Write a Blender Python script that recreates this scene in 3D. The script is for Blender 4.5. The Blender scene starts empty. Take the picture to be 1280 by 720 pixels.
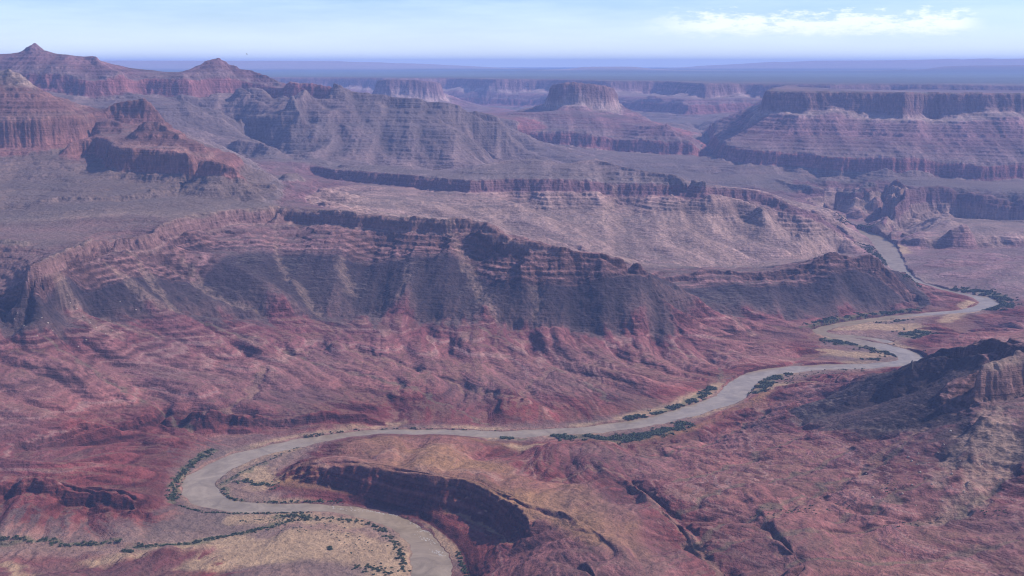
import bpy, math, time
import numpy as np
from concurrent.futures import ThreadPoolExecutor

T0 = time.time()
QUALITY = 1.0            # mesh density of the terrain sheet
sc = bpy.context.scene
R = math.radians

# ------------------------------------------------------------------ camera
CAM_Z = 1450.0                                   # metres above the river
FPX = 1545.0                                     # focal length in pixels of a 1280 px wide frame
HORIZ = 80.0                                     # the level line of the eye in that frame
PITCH = math.atan((360.0 - HORIZ) / FPX)
cam_d = bpy.data.cameras.new("camera")
cam = bpy.data.objects.new("camera", cam_d)
sc.collection.objects.link(cam)
cam.location = (0, 0, CAM_Z)
cam.rotation_euler = (R(90) - PITCH, 0, 0)
cam_d.sensor_width = 36.0
cam_d.lens = 36.0 * FPX / 1280.0
cam_d.clip_start = 1.0
cam_d.clip_end = 1.0e6
sc.camera = cam

# ------------------------------------------------------------------ light
SUN_EL, SUN_AZ = 41.0, 80.0                      # azimuth clockwise from the view direction (+Y)
SUN_STRENGTH, SKY_STRENGTH = 5.0, 0.10
sun_d = bpy.data.lights.new("sun", 'SUN')
sun = bpy.data.objects.new("sun", sun_d)
sc.collection.objects.link(sun)
sun_d.energy = SUN_STRENGTH
sun_d.angle = R(1.0)
sun_d.color = (1.0, 0.95, 0.89)
sun.rotation_euler = (R(90 - SUN_EL), 0, R(180 - SUN_AZ))
sun.location = (6000, 1000, 6000)

w = bpy.data.worlds.new("World")
sc.world = w
w.use_nodes = True
nt = w.node_tree
nt.nodes.clear()
N = nt.nodes.new
def lk(a, b): nt.links.new(a, b)
out = N('ShaderNodeOutputWorld'); bg = N('ShaderNodeBackground')
sky = N('ShaderNodeTexSky'); sky.sky_type = 'NISHITA'; sky.sun_disc = False
sky.sun_elevation = R(SUN_EL); sky.sun_rotation = R(SUN_AZ)
sky.altitude = 2200; sky.air_density = 1.0; sky.dust_density = 1.2; sky.ozone_density = 1.4
tc = N('ShaderNodeTexCoord'); sep = N('ShaderNodeSeparateXYZ'); lk(tc.outputs['Generated'], sep.inputs[0])
def wm(op, a, b=None, c=None):
    n = N('ShaderNodeMath'); n.operation = op
    for i, v in enumerate((a, b, c)):
        if v is None: continue
        if isinstance(v, (int, float)): n.inputs[i].default_value = v
        else: lk(v, n.inputs[i])
    return n.outputs[0]
def wmap(v, a, b, c=0.0, d=1.0):
    n = N('ShaderNodeMapRange'); n.interpolation_type = 'SMOOTHSTEP'
    lk(v, n.inputs[0])
    for i, q in enumerate((a, b, c, d)): n.inputs[i + 1].default_value = q
    return n.outputs[0]
def wnoise(vec, scale, detail, rough):
    n = N('ShaderNodeTexNoise'); n.inputs['Scale'].default_value = scale
    n.inputs['Detail'].default_value = detail; n.inputs['Roughness'].default_value = rough
    lk(vec, n.inputs['Vector']); return n.outputs['Fac']
X, Y, Z = sep.outputs
az = wm('ARCTAN2', X, Y); el = wm('ARCSINE', Z)
# thin high cirrus: stretched noise on a flat layer
comb = N('ShaderNodeCombineXYZ'); lk(wm('MULTIPLY', az, 5.0), comb.inputs[0]); lk(wm('MULTIPLY', el, 42.0), comb.inputs[1])
cir = wnoise(comb.outputs[0], 1.0, 7, 0.6)
cirm = wmap(cir, 0.22, 0.80)
# low row of far cumulus: fine noise with a flat base, towards the right
comb2 = N('ShaderNodeCombineXYZ'); lk(wm('MULTIPLY', az, 62.0), comb2.inputs[0]); lk(wm('MULTIPLY', el, 190.0), comb2.inputs[1])
cu = wnoise(comb2.outputs[0], 1.0, 8, 0.66)
comb3 = N('ShaderNodeCombineXYZ'); lk(wm('MULTIPLY', az, 22.0), comb3.inputs[0])
ctop = wnoise(comb3.outputs[0], 1.0, 4, 0.6)      # height of the tops along the row
eld = wm('MULTIPLY', el, 57.2958)
azd = wm('MULTIPLY', az, 57.2958)
hgt = wm('ADD', wm('MULTIPLY', ctop, 1.5), 1.55)
prof = wm('SUBTRACT', wm('ADD', hgt, wm('MULTIPLY', wm('SUBTRACT', cu, 0.5), 2.6)), eld)
body = wmap(prof, -0.05, 0.55)
base = wmap(wm('ADD', eld, wm('MULTIPLY', wm('SUBTRACT', cu, 0.5), 1.0)), 1.1, 1.7)
along = wm('MULTIPLY', wmap(azd, 5.0, 9.5), wmap(azd, 20.8, 19.2))
cum = wm('MULTIPLY', wm('MULTIPLY', body, base), along)
mx1 = N('ShaderNodeMixRGB'); mx1.inputs['Color2'].default_value = (6.9, 8.7, 10.6, 1)
cirm = wm('MULTIPLY', cirm, wmap(wm('MULTIPLY', el, 57.2958), 7.0, 24.0, 1.0, 0.12))      # the veil thins out overhead
lk(wm('MULTIPLY', cirm, 0.80), mx1.inputs['Fac']); tint = N('ShaderNodeMixRGB'); tint.blend_type = 'MULTIPLY'; tint.inputs['Fac'].default_value = 1; tint.inputs['Color2'].default_value = (.80, .98, 1.30, 1)
lk(sky.outputs[0], tint.inputs['Color1']); lk(tint.outputs[0], mx1.inputs['Color1'])
mxh = N('ShaderNodeMixRGB'); mxh.inputs['Color2'].default_value = (10.5, 11.3, 11.6, 1)
lk(wm('MULTIPLY', wmap(eld, 0.0, 3.2, 1.0, 0.0), 0.55), mxh.inputs['Fac']); lk(mx1.outputs[0], mxh.inputs['Color1'])
mx2 = N('ShaderNodeMixRGB'); mx2.inputs['Color2'].default_value = (12.0, 12.2, 12.4, 1)
lk(wm('MULTIPLY', cum, 0.6), mx2.inputs['Fac']); lk(mxh.outputs[0], mx2.inputs['Color1'])
lk(mx2.outputs[0], bg.inputs['Color']); bg.inputs['Strength'].default_value = SKY_STRENGTH
lk(bg.outputs[0], out.inputs[0])

sc.view_settings.view_transform = 'Standard'
sc.view_settings.look = 'None'
sc.view_settings.gamma = 1.0
sc.view_settings.exposure = 0.18
sc.view_settings.use_curve_mapping = False
sc.cycles.volume_bounces = 2
sc.cycles.max_bounces = 5
sc.cycles.diffuse_bounces = 2
sc.cycles.use_denoising = True
sc.cycles.filter_width = 1.1
sc.cycles.use_adaptive_sampling = False

# ------------------------------------------------------------------ survey helpers
CP, SP = math.cos(PITCH), math.sin(PITCH)
def ray(px, py):
    u = px - 640.0; v = -(py - 360.0)
    return u, FPX * CP + v * SP, -FPX * SP + v * CP      # x, y (forward), z
def survey(px, py, q):
    """sight line to a point: q < 2000 is its height above the river, q >= 2000 its distance ahead"""
    x, y, z = ray(px, py)
    t = q / y if q >= 2000 else (q - CAM_Z) / z
    if t <= 0 or t * y > 200000: raise ValueError((px, py, q))
    return x * t, y * t, CAM_Z + z * t

# Each line: points along a rim, foot, bench or crest (sight x, sight y, height or distance);
# s = place in the rock column (0 river sand, 0.3-2 red mudstone, 2-3 lava, 3-4 ledges, 4-5 brown cliff,
# 5-6 bench, 6-7 great red cliff, 7-8 red slopes, 8-9 pale cliff, 9+ platform); p = province (0 red hills, 1 pale far country, 2 golden hills)
LINES = []
def L(s, p, *pts): LINES.append((s, p, [survey(*q) for q in pts]))
def cliff(s_top, s_base, p, h, out_, *pts):
    """a rim and its foot; h metres lower and out_ metres towards the open side (right-hand side going along the line reversed)"""
    P = [survey(*q) for q in pts]
    LINES.append((s_top, p, P))
    B = []
    for i, a in enumerate(P):
        b0 = P[max(i - 1, 0)]; b1 = P[min(i + 1, len(P) - 1)]
        dx, dy = b1[0] - b0[0], b1[1] - b0[1]; n = math.hypot(dx, dy) or 1
        hh = h[i] if isinstance(h, (list, tuple)) else h
        B.append((a[0] + dy / n * out_, a[1] - dx / n * out_, a[2] - hh))
    LINES.append((s_base, p, B))

#@@LINES
# --- near left: rim of the brown cliff, ledges, lava slope, red hills
cliff(5, 4, 0, 85, 45, (28,326,560),(62,318,560),(105,304,560),(128,295,560),(180,291,560),(205,280,560),(240,270,560),(290,263,560),(330,261,560),(345,257,565),(400,262,560),(450,266,560),(500,270,560),(560,273,560),(606,275,558))
cliff(4.5, 4, 0, 40, 40, (606,276,558),(624,287,530),(660,297,500),(700,308,465))
L(3.6, 0, (700,309,463),(745,315,440),(780,320,420),(800,330,380),(812,343,325))
L(3, 0, (26,352,470),(70,345,470),(130,320,462),(200,312,430),(260,312,400),(340,313,385),(450,318,372),(560,323,365),(640,329,345),(720,339,315),(790,350,290))
L(2, 0, (0,392,330),(100,390,285),(200,392,230),(300,393,182),(450,392,150),(560,399,138),(700,409,118),(800,413,105),(850,405,130),(835,375,220),(812,344,320))
L(1.5, 0, (0,440,232),(100,440,196),(200,440,148),(300,440,112),(450,438,98),(600,443,82),(720,440,72),(850,438,58),(950,443,40),(1035,449,16))
L(1.0, 0, (0,490,160),(120,486,128),(250,480,95),(400,480,70),(550,480,56),(650,484,50),(750,484,36),(850,482,18))
L(0.75, 0, (-60,575,110),(0,575,102),(60,576,90),(140,574,72),(185,578,50))
cliff(0.7, 0.45, 0, 32, 25, (20,548,104),(80,538,92),(130,528,80),(200,514,72),(260,520,62),(340,521,56),(440,517,46),(478,522,32))
L(0.25, 0, (212,592,14),(236,572,12),(262,560,10),(340,545,9),(440,535,7),(500,532,5),(600,533,5),(700,530,6),(790,522,7),(850,506,8),(890,488,8),(925,470,8),(1000,452,6),(1060,446,6))
L(0.6, 0, (530,505,30),(600,510,24),(660,500,40),(740,505,22),(700,520,14))
L(0.6, 0, (500,506,35),(470,500,45))
# foreground left ledge, slope and stream
cliff(0.65, 0.4, 0, 38, 30, (-60,596,95),(0,600,86),(60,606,80),(110,612,74),(150,619,62),(172,624,52))
L(0.3, 0, (-60,650,34),(0,655,28),(100,656,24),(180,652,18),(215,632,8))
L(0.05, 0, (-60,679,14),(0,680,11),(100,684,9),(160,688,8),(210,683,7),(260,677,6),(300,668,5),(345,655,4),(385,640,3))
L(0.5, 0, (-60,725,60),(0,716,40),(60,709,27),(110,706,21),(170,702,19),(262,697,15),(266,720,20))
L(0.55, 0, (-60,760,80),(100,745,46),(200,745,30),(255,745,20))
L(0.1, 0, (290,735,13),(350,740,12),(420,740,10),(500,745,5))
L(0.1, 0, (310,690,11),(360,690,10),(430,690,8))
L(0.1, 0, (290,700,12),(340,680,10),(400,672,7),(450,670,6),(490,690,4),(505,716,4))
L(0.1, 0, (300,650,6),(360,645,4),(420,642,4))
# --- peninsula inside the near bend
L(0.05, 0, (285,606,4),(300,590,5),(330,576,6),(372,560,7),(330,600,4),(300,622,3),(345,622,4))
cliff(0.9, 0.4, 2, [15,45,66,82,88,86,84,80,60], 62, (343,594,22),(378,582,66),(420,578,90),(470,583,112),(530,592,122),(590,604,126),(630,618,132),(654,638,132),(666,656,126))
L(0.6, 0, (560,650,26),(590,665,34),(620,668,62))
L(0.8, 0, (668,664,104),(645,684,84),(615,702,54),(598,728,40))
L(0.35, 0, (352,624,3),(430,629,3),(482,636,3),(530,652,3),(561,672,3),(580,700,3),(590,732,3))
L(0.9, 2, (430,556,44),(480,548,40),(530,543,46),(575,548,46),(600,556,50))
L(0.95, 2, (460,566,76),(520,570,95),(580,574,92),(640,580,86))
L(0.9, 2, (560,596,120),(640,594,112),(680,604,108))
L(0.3, 2, (610,552,6),(700,553,6),(800,546,6),(860,532,7),(905,514,8),(935,498,9),(955,488,9))
L(0.9, 0, (700,566,34),(780,562,38),(850,552,44),(920,532,42),(980,512,52))
L(0.6, 0, (620,568,44),(660,577,52),(690,594,84),(735,588,78),(775,596,84),(800,613,92),(830,640,104),(858,668,116),(880,692,124),(930,730,140))
L(1.0, 2, (700,598,96),(722,618,122),(700,640,146),(742,668,148),(790,690,152),(825,716,156))
L(1.0, 2, (760,626,120),(790,652,138))
L(1.0, 0, (660,708,110),(700,700,150),(740,722,170))
L(1.0, 0, (800,575,70),(850,590,96),(900,600,112),(940,640,140),(985,690,165))
L(1.0, 0, (880,570,82),(950,560,104),(1000,552,122),(1060,560,146))
# --- near right lava hill
cliff(2.9, 2.4, 0, [10,20,50,70,70,70,60,60], 70, (1000,506,104),(1046,499,150),(1092,478,210),(1122,464,268),(1160,444,330),(1178,433,365),(1204,434,372),(1236,446,378))
L(3.5, 0, (1190,431,378),(1215,429,398),(1240,424,420),(1262,427,424),(1290,438,420),(1350,450,430))
L(0.8, 0, (1040,475,50),(1100,468,48),(1150,462,46),(1290,450,60),(1350,455,70))
L(0.15, 0, (970,472,10),(1040,464,9),(1100,462,8),(1150,458,10))
L(2.2, 0, (1010,522,108),(1060,532,140),(1110,535,180),(1160,530,220),(1205,535,240))
L(1.6, 0, (1000,548,112),(1070,575,140),(1120,590,160),(1160,600,176),(1200,600,205))
L(1.2, 0, (980,600,118),(1040,630,130),(1100,650,142),(1170,645,150),(1240,660,165),(1290,650,190))
L(1.1, 0, (975,722,166),(1020,716,160),(1100,720,152),(1200,720,160),(1300,725,190))
cliff(5, 4, 0, 112, 26, (1270,440,424),(1236,453,410),(1221,461,400),(1240,458,404),(1262,453,410),(1290,449,414),(1420,436,440))
L(3.2, 0, (1215,525,268),(1240,532,262),(1290,528,272))
L(2.0, 0, (1225,580,196),(1260,590,196),(1320,590,230))
# --- lava promontory beyond the bends
cliff(3.95, 3.3, 0, [30,30,30,45,45,45,45,60,30,8], 40, (826,346,205),(880,338,216),(955,340,216),(1000,332,250),(1040,324,280),(1086,317.5,303),(1100,324,270),(1116,338,206),(1132,360,100),(1148,382,12))
L(3.0, 0, (985,350,190),(1040,346,195),(1085,340,200),(1108,346,160))
L(2.0, 0, (850,392,120),(900,388,85),(960,392,60),(1010,396,45),(1060,392,30),(1110,386,16))
L(1.2, 0, (880,412,60),(940,418,34),(990,418,20),(1020,412,9),(1060,401,7),(1120,393,6))
L(1.0, 0, (930,402,70),(985,408,34))
L(1.0, 0, (1130,350,60),(1160,358,56),(1185,368,40),(1200,376,16))
L(0.2, 0, (1010,432,6),(1060,428,6),(1100,440,5),(1080,412,6),(1120,410,7),(1150,405,8),(1150,425,7))
L(0.9, 0, (1160,436,18),(1190,425,48),(1240,414,60),(1290,408,70))
L(0.5, 0, (1170,398,12),(1230,396,22),(1290,390,36))
L(0.4, 1, (1170,356,18),(1230,356,24),(1260,366,14),(1290,350,50))
L(0.8, 1, (1130,335,30),(1180,330,52),(1240,328,74),(1300,322,100))
L(0.3, 1, (1090,318,10),(1120,322,12),(1126,300,14),(1110,285,14),(1100,270,16),(1060,268,14))
# --- middle range
cliff(5, 4, 1, [80,90,95,95,95,95,95,95,95,95,90,80,60], 60, (395,207,545),(430,212,540),(480,216,535),(540,221,530),(590,226,525),(640,222,540),(700,223,538),(760,227,506),(820,229,498),(890,233,470),(930,233,468),(962,242,414),(984,256,350))
L(4.6, 1, (984,257,348),(1010,262,318),(1030,272,250),(1048,288,110),(1066,304,36))
L(3.0, 1, (420,245,430),(520,252,420),(600,258,380),(700,262,330),(800,264,322),(900,268,300),(960,274,272))
L(2.0, 1, (400,262,440),(480,266,400),(560,276,340),(640,296,240),(720,318,150),(800,334,100),(860,336,85),(930,330,72),(1000,322,60),(1050,316,26))
L(2.5, 1, (640,280,290),(740,288,240),(850,296,200),(940,298,160),(1000,300,130))
L(3.4, 1, (900,246,400),(960,262,330))
L(2.8, 1, (990,282,240),(1012,300,150))
L(5.4, 1, (600,208,596),(625,200,628),(645,198,640),(684,199,640),(700,206,606))
L(5.5, 1, (705,210,590),(740,196.5,654),(758,202,630),(790,211,590),(840,219,556),(880,226,535))
L(5.2, 1, (420,205,570),(480,208,560),(540,212,550))
L(5.1, 1, (270,182,580),(320,186,575),(370,196,565),(400,204,560))
L(5.3, 1, (460,219,11350),(500,220,11300),(600,221,11300),(700,221,11300),(800,224,11500),(850,229,11600))
L(4.9, 1, (850,229,11600),(890,234,11500))
L(2.5, 1, (900,237,11400),(960,246,11200),(1000,254,11000),(1040,264,10800))
L(4.9, 1, (350,262,556),(360,240,558),(340,215,562),(300,195,572))
# --- left butte and its platform
L(5.3, 0, (0,262,572),(60,262,590),(140,255,610),(230,245,605),(300,250,580))
L(5.7, 0, (0,232,655),(60,226,680),(100,222,700))
L(5.1, 0, (0,300,560),(30,300,560))
cliff(5.65, 5.5, 0, 26, 14, (40,250,622),(90,246,632),(140,244,636),(190,241,636),(228,230,655),(290,226,655),(345,233,625))
L(4.2, 0, (-10,345,420),(10,360,400),(-60,340,420))
cliff(6.9, 6.0, 0, [120,130,140,150,150,150,150,140,100,70,40], 34, (88,180,9000),(96,172,9200),(122,168,9250),(140,182,8750),(152,184,8550),(190,184,8500),(228,188,8420),(250,196,8320),(270,199,8270),(292,208,8230),(300,214,8260))
L(7.1, 0, (160,181,8650),(190,180,8640),(226,183,8560))
L(7.9, 0, (160,172,8900),(178,152,8950),(196,151,8950),(208,158,8900),(236,172,8750),(256,180,8650))
L(7.8, 0, (112,158,9500),(136,146,9600),(152,153,9500))
L(6.2, 0, (300,195,9200),(260,180,9300))
L(5.8, 0, (90,216,702),(140,222,690),(190,226,680),(240,228,670),(290,222,672),(330,215,640),(370,215,600))
cliff(6.9, 6.0, 0, 150, 60, (138,128,10100),(158,122,10100),(182,122,10100),(192,132,10100),(205,150,10100))
L(5.8, 0, (210,170,10000),(240,180,10000),(262,190,9700))
L(8.3, 0, (-40,92,9900),(0,88,9800),(16,85,9700),(28,92,9700),(36,104,9600))
L(7.9, 0, (-60,112,9500),(0,112,9400),(40,118,9400),(62,122,9400),(90,132,9500),(110,140,9600))
cliff(6.95, 6.2, 0, 190, 60, (-60,148,9050),(0,150,9050),(50,148,9100),(90,144,9300),(120,140,9800))
L(5.8, 0, (-60,215,8500),(0,214,8500),(50,200,8800),(90,186,9200))
# --- far left ranges
L(7.9, 1, (-80,70,14200),(0,67,14200),(26,66,14200),(32,56,14200),(38,52.5,14200),(45,56,14200),(50,66,14200),(75,69,14200),(120,73,14000),(134,82,14000),(150,92,13800))
cliff(7, 6, 1, 190, 90, (-80,96,13500),(0,94,13500),(60,92,13500),(110,98,13400),(150,94,13600),(168,99,13900),(182,95,14000),(200,97,14000),(215,99,14000),(236,99,14000),(262,97,14300),(300,98,14500),(338,104,14400),(352,108,14200),(368,101.5,13900),(390,103,13900),(414,109,13800))
L(7.6, 1, (232,93,14400),(250,86,14600),(264,75,14700),(272,70,14700),(280,77,14700),(300,88,14700),(312,89,14700),(335,98,14600))
cliff(5.4, 5.2, 1, 60, 90, (414,110,13800),(450,117,13700),(520,124,13600),(560,130,13500),(590,140,13300),(630,150,13300))
L(5.3, 1, (0,150,12000),(60,160,11800),(150,140,12300),(200,140,12600),(236,128,13000))
L(5.6, 1, (300,108,14000),(330,128,13500),(352,150,13000))
L(5.8, 1, (380,110,13700),(410,135,13200),(440,160,12600))
L(5.0, 1, (360,125,13200),(385,155,12700),(400,178,12300))
L(5.2, 1, (250,138,13250),(340,146,13050),(420,150,12900),(520,160,12700),(600,172,12500))
L(5.6, 1, (265,172,12200),(330,182,12000),(400,192,11900),(470,202,11800),(540,209,11800),(610,215,11700))
L(5.5, 1, (0,85,18000),(200,105,18000),(400,120,18000),(520,135,17500),(620,150,16500))
# --- far pale buttes
cliff(8.9, 8.2, 1, 330, 150, (474,99,22900),(475,100,22300),(482,98.5,22000),(520,99,22000),(545,102,22100),(550,103,22900))
L(8.0, 1, (440,126,21400),(470,131,20900),(520,134,20800),(560,133,21000),(575,138,21500))
cliff(8.9, 8.1, 1, [330,330,330,330,330,330,330], 100, (692,104,17300),(690,106,16900),(700,102,16600),(718,100.5,16550),(738,103,16550),(760,107,16650),(766,108,17300))
L(7.6, 1, (640,140,16000),(680,142,15900),(720,146,15700),(770,148,15700),(800,150,15800))
cliff(7.0, 6.0, 1, 150, 60, (650,165,15000),(720,168,14900),(780,172,14800),(830,175,14600),(866,178,14500),(880,190,14600))
L(7.8, 1, (800,156,15200),(828,157,15000),(838,151.5,15000),(848,158,15000),(870,170,14800))
L(5.3, 1, (600,160,14500),(640,150,15200),(660,190,13600),(720,205,13200),(780,212,13000),(850,214,13000),(890,218,13000))
L(5.6, 1, (590,190,13000),(640,212,12400),(700,220,12200),(800,224,12300),(900,230,12200))
L(5.4, 1, (790,152,19000),(850,158,18500))
L(7.2, 1, (560,140,17000),(600,142,17000))
# --- right wall
RW = (985,106,20500),(970,108.5,18500),(960,111,16200),(956,113.5,14700),(975,113.6,14650),(1000,114,14500),(1050,114.2,14420),(1110,114.6,14300),(1130,115.2,14080),(1160,115,14180),(1220,115.5,14050),(1290,115.6,13980),(1400,115.6,13980)
cliff(9, 8.45, 1, 235, 90, *RW)
L(8.0, 1, (936,138,17000),(950,141,14650),(1000,145,14080),(1060,146,14150),(1130,148,13850),(1200,150,13650),(1300,151,13600),(1400,151,13600))
L(7.5, 1, (920,160,15500),(935,162,14350),(1000,167,13800),(1060,168,13750),(1130,172,13400),(1200,172,13300),(1300,174,13200),(1400,174,13200))
cliff(7.0, 6.0, 1, 150, 60, (885,150,18500),(895,170,15500),(905,182,13700),(940,187,13400),(1000,190,13200),(1050,194,12900),(1110,199,12700),(1180,201,12700),(1230,205,12500),(1300,206,12500),(1400,206,12500))
L(5.4, 1, (900,215,12900),(950,222,12500),(1010,232,11900),(1070,240,11600),(1120,228,11900))
L(4.8, 1, (930,235,11900),(980,245,11500),(1030,258,11200),(1060,266,11000))
cliff(4.9, 3.2, 1, [60,190,230,250,250,240,240,240], 90, (1105,278,10600),(1112,262,10900),(1130,246,11200),(1150,236,11500),(1200,234,11500),(1240,240,11300),(1290,242,11200),(1400,242,11200))
L(2.6, 1, (1112,288,10250),(1150,284,10300),(1180,272,10500),(1220,284,10200),(1290,286,10100))
cliff(1.9, 1.0, 1, [40,60,70,70,70,70], 70, (1113,300,9900),(1128,296,9900),(1160,300,9750),(1220,298,9800),(1290,294,9850),(1400,294,9850))
# --- far gorge and the platform's rim
L(5.1, 1, (884,186,16200),(884,170,18500),(866,160,20000))
cliff(9, 8.4, 1, 230, 220, (-100,96,31000),(300,96.5,30500),(420,96.5,29500),(480,97.5,28500),(560,97,29500),(620,98.5,27500),(680,98.5,27500),(760,101,25000),(830,101,25000),(880,104,22500),(930,104,23000),(980,104.5,22500),(1040,105,22000),(1110,104.5,22500),(1180,105,22000),(1290,106,21500),(1400,106,21500))
L(7.7, 1, (-100,115,29600),(420,115,28300),(560,116,28200),(680,119,26200),(780,121,23800),(860,124,21800),(935,124,22000))
L(6.9, 1, (-100,121,29300),(420,121,28000),(560,122,27900),(680,125,25900),(780,127,23500),(860,130,21500),(935,130,21700))
L(6.1, 1, (-100,129,29100),(420,129,27800),(560,130,27700),(680,133,25700),(780,137,23300),(860,142,21300),(935,140,21500))
L(5.2, 1, (-100,138,28000),(420,138,26600),(560,139,26400),(680,142,24300),(780,147,22000),(860,153,20000),(930,152,20400))
L(7.2, 1, (1000,111,21000),(1100,112,20800),(1280,112.5,20400))
L(5.2, 1, (-100,142,22500),(420,142,22500),(470,146,19800),(580,150,19400),(620,150,19800),(660,152,18600))
# --- platform to the horizon and the mesas on it
def far(s, *pts): LINES.append((s, 1, [(r*math.sin(R(a)), r*math.cos(R(a)), z) for a, r, z in pts]))
for rr, zz in ((33000,1140),(42000,1145),(55000,1165),(66000,1180)): far(9.6, *[(a, rr, zz) for a in range(-34, 35, 4)])
far(9.8, *[(a, 91000, 1205) for a in range(-34, 35, 4)])
far(9.7, *[(a, 75000, 1190) for a in range(-34, 35, 4)])
far(8.9, (2.9,49500,1165),(3.1,50000,1330),(3.4,50500,1352),(5.6,50500,1356),(5.9,50000,1300),(7.2,49500,1190))
far(8.8, (-26,61000,1600),(-18.6,60000,1612),(-12,60000,1604),(-8,60000,1590),(-5,61000,1500),(-3,61500,1420),(-1,62000,1300))
far(9.4, (-26,56500,1200),(-12,56500,1190),(-5,57000,1180))
far(8.8, (6.5,66000,1300),(8,66000,1370),(9.6,65500,1420),(11.5,65500,1560),(13.5,65000,1640),(15,65000,1640),(17,65000,1650),(19,65000,1700),(21,64000,1725),(26,63000,1755))
far(9.4, (8,61000,1200),(13,61000,1210),(18,60000,1210),(26,60000,1220))
far(8.9, (18.1,48500,1190),(18.5,48500,1330),(19.6,48000,1405),(22,48000,1425),(28,48000,1440))
far(9.5, (18,45500,1160),(28,45500,1160))
far(9.0, (17.05,47000,1170),(17.35,47000,1345),(17.65,47000,1170))
far(9.6, (-30,50000,1165),(-20,50000,1165),(-10,50000,1165),(0,52000,1165))

# river: centre line (sight x, sight y, half width in metres)
RIVER = [[(548,745,52),(541,715,58),(535,692,52),(522,672,46),(498,654,42),(462,643.5,36),(425,637,36),(385,634.5,38),(340,635.5,42),(296,633,50),(262,624,62),(247,610,62),(255,596,60),(276,583,60),(305,571,56),(342,561,50),(380,553,44),(412,547.5,36),(450,542,36),(500,541,40),(560,541.5,48),(620,543.5,46),(680,540.5,42),(740,537,42),(795,530,46),(845,519,50),(885,507,54),(912,497,56),(922,487,54),(932,476,52),(955,467,52),(1000,461,52),(1060,458.5,50),(1115,456,48),(1140,449,52),(1126,440,60),(1095,432,62),(1062,425,50),(1034,418,34),(1024,413,36),(1050,406,38),(1090,400,34),(1130,395,34),(1165,392,32),(1205,389,42),(1234,382,52),(1232,374,52),(1205,368,40),(1172,361,34),(1140,350,40),(1122,334,50),(1112,318,70),(1104,306,80),(1090,296,84),(1074,289,56),(1058,283,40),(1042,276,36),(1030,268,34)],
         [(1026,417,20),(1045,420,28),(1075,421,26),(1108,427,30)]]
RIV = []
for pl in RIVER:
    q = [survey(a, b, 0.0)[:2] + (c * (1.14 if b < 560 else .98),) for a, b, c in pl]
    # smooth the line (Catmull-Rom)
    q = np.array(q); qq = np.vstack([q[0], q, q[-1]]); o = []
    for i in range(1, len(qq) - 2):
        for t in (0, .25, .5, .75):
            a, b, c, d = qq[i-1], qq[i], qq[i+1], qq[i+2]
            o.append(0.5*((2*b)+(-a+c)*t+(2*a-5*b+4*c-d)*t*t+(-a+3*b-3*c+d)*t**3))
    o.append(qq[-2]); RIV.append(np.array(o))
for q in RIV:
    LINES.append((0.0, -1, [(a[0], a[1], 0.0) for a in q]))
#@@ENDLINES

# ------------------------------------------------------------------ base height field on a log-polar grid
TH0, TH1 = R(-31), R(31)
LR0, LR1 = math.log(2300.0), math.log(92000.0)
NT, NR = 704, 1920
def to_grid(x, y):
    return (np.arctan2(x, y) - TH0) / (TH1 - TH0) * (NT - 1), (np.log(np.hypot(x, y)) - LR0) / (LR1 - LR0) * (NR - 1)
def raster(lines):
    acc = {}
    S = []
    for s, p, pts in lines:
        P = np.array(pts, float)
        for a, b in zip(P[:-1], P[1:]):
            ga = to_grid(a[0], a[1]); gb = to_grid(b[0], b[1])
            n = int(max(abs(ga[0]-gb[0]), abs(ga[1]-gb[1])) * 2) + 2
            t = np.linspace(0, 1, n)[:, None]
            # straight in the log-polar plan keeps long far lines smooth
            g = np.array(ga)[None] * (1 - t) + np.array(gb)[None] * t
            zz = a[2] * (1 - t[:, 0]) + b[2] * t[:, 0]
            S.append(np.column_stack([g, zz, np.full(n, s), np.full(n, p)]))
    return np.vstack(S)
SMP = raster(LINES)
def solve(field, valid=None, iters=(400, 300, 200, 160, 120)):
    smp = SMP if valid is None else SMP[valid]
    val = smp[:, field]
    u = None
    lv = len(iters)
    for k, it in enumerate(iters):
        f = 2 ** (lv - 1 - k)
        nt_, nr_ = max(NT // f, 8), max(NR // f, 8)
        i = np.clip(np.round(smp[:, 0] / (NT - 1) * (nt_ - 1)).astype(int), 0, nt_ - 1)
        j = np.clip(np.round(smp[:, 1] / (NR - 1) * (nr_ - 1)).astype(int), 0, nr_ - 1)
        inside = (smp[:, 0] > -1) & (smp[:, 0] < NT) & (smp[:, 1] > -1) & (smp[:, 1] < NR)
        idx = (i * nr_ + j)[inside]
        sm = np.bincount(idx, val[inside], nt_ * nr_); ct = np.bincount(idx, minlength=nt_ * nr_)
        fix = (ct > 0).reshape(nt_, nr_); fv = np.where(ct > 0, sm / np.maximum(ct, 1), 0).reshape(nt_, nr_)
        if u is None: u = np.full((nt_, nr_), val.mean())
        else:
            a = np.linspace(0, u.shape[0] - 1, nt_); b = np.linspace(0, u.shape[1] - 1, nr_)
            a0 = np.minimum(a.astype(int), u.shape[0] - 2); b0 = np.minimum(b.astype(int), u.shape[1] - 2)
            fa = (a - a0)[:, None]; fb = (b - b0)[None]
            u = (u[a0][:, b0]*(1-fa)*(1-fb) + u[a0+1][:, b0]*fa*(1-fb) + u[a0][:, b0+1]*(1-fa)*fb + u[a0+1][:, b0+1]*fa*fb)
        u[fix] = fv[fix]
        for _ in range(it):
            e = np.pad(u, 1, mode='edge')
            v = 0.25 * (e[:-2, 1:-1] + e[2:, 1:-1] + e[1:-1, :-2] + e[1:-1, 2:])
            u = v; u[fix] = fv[fix]
    return u
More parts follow.
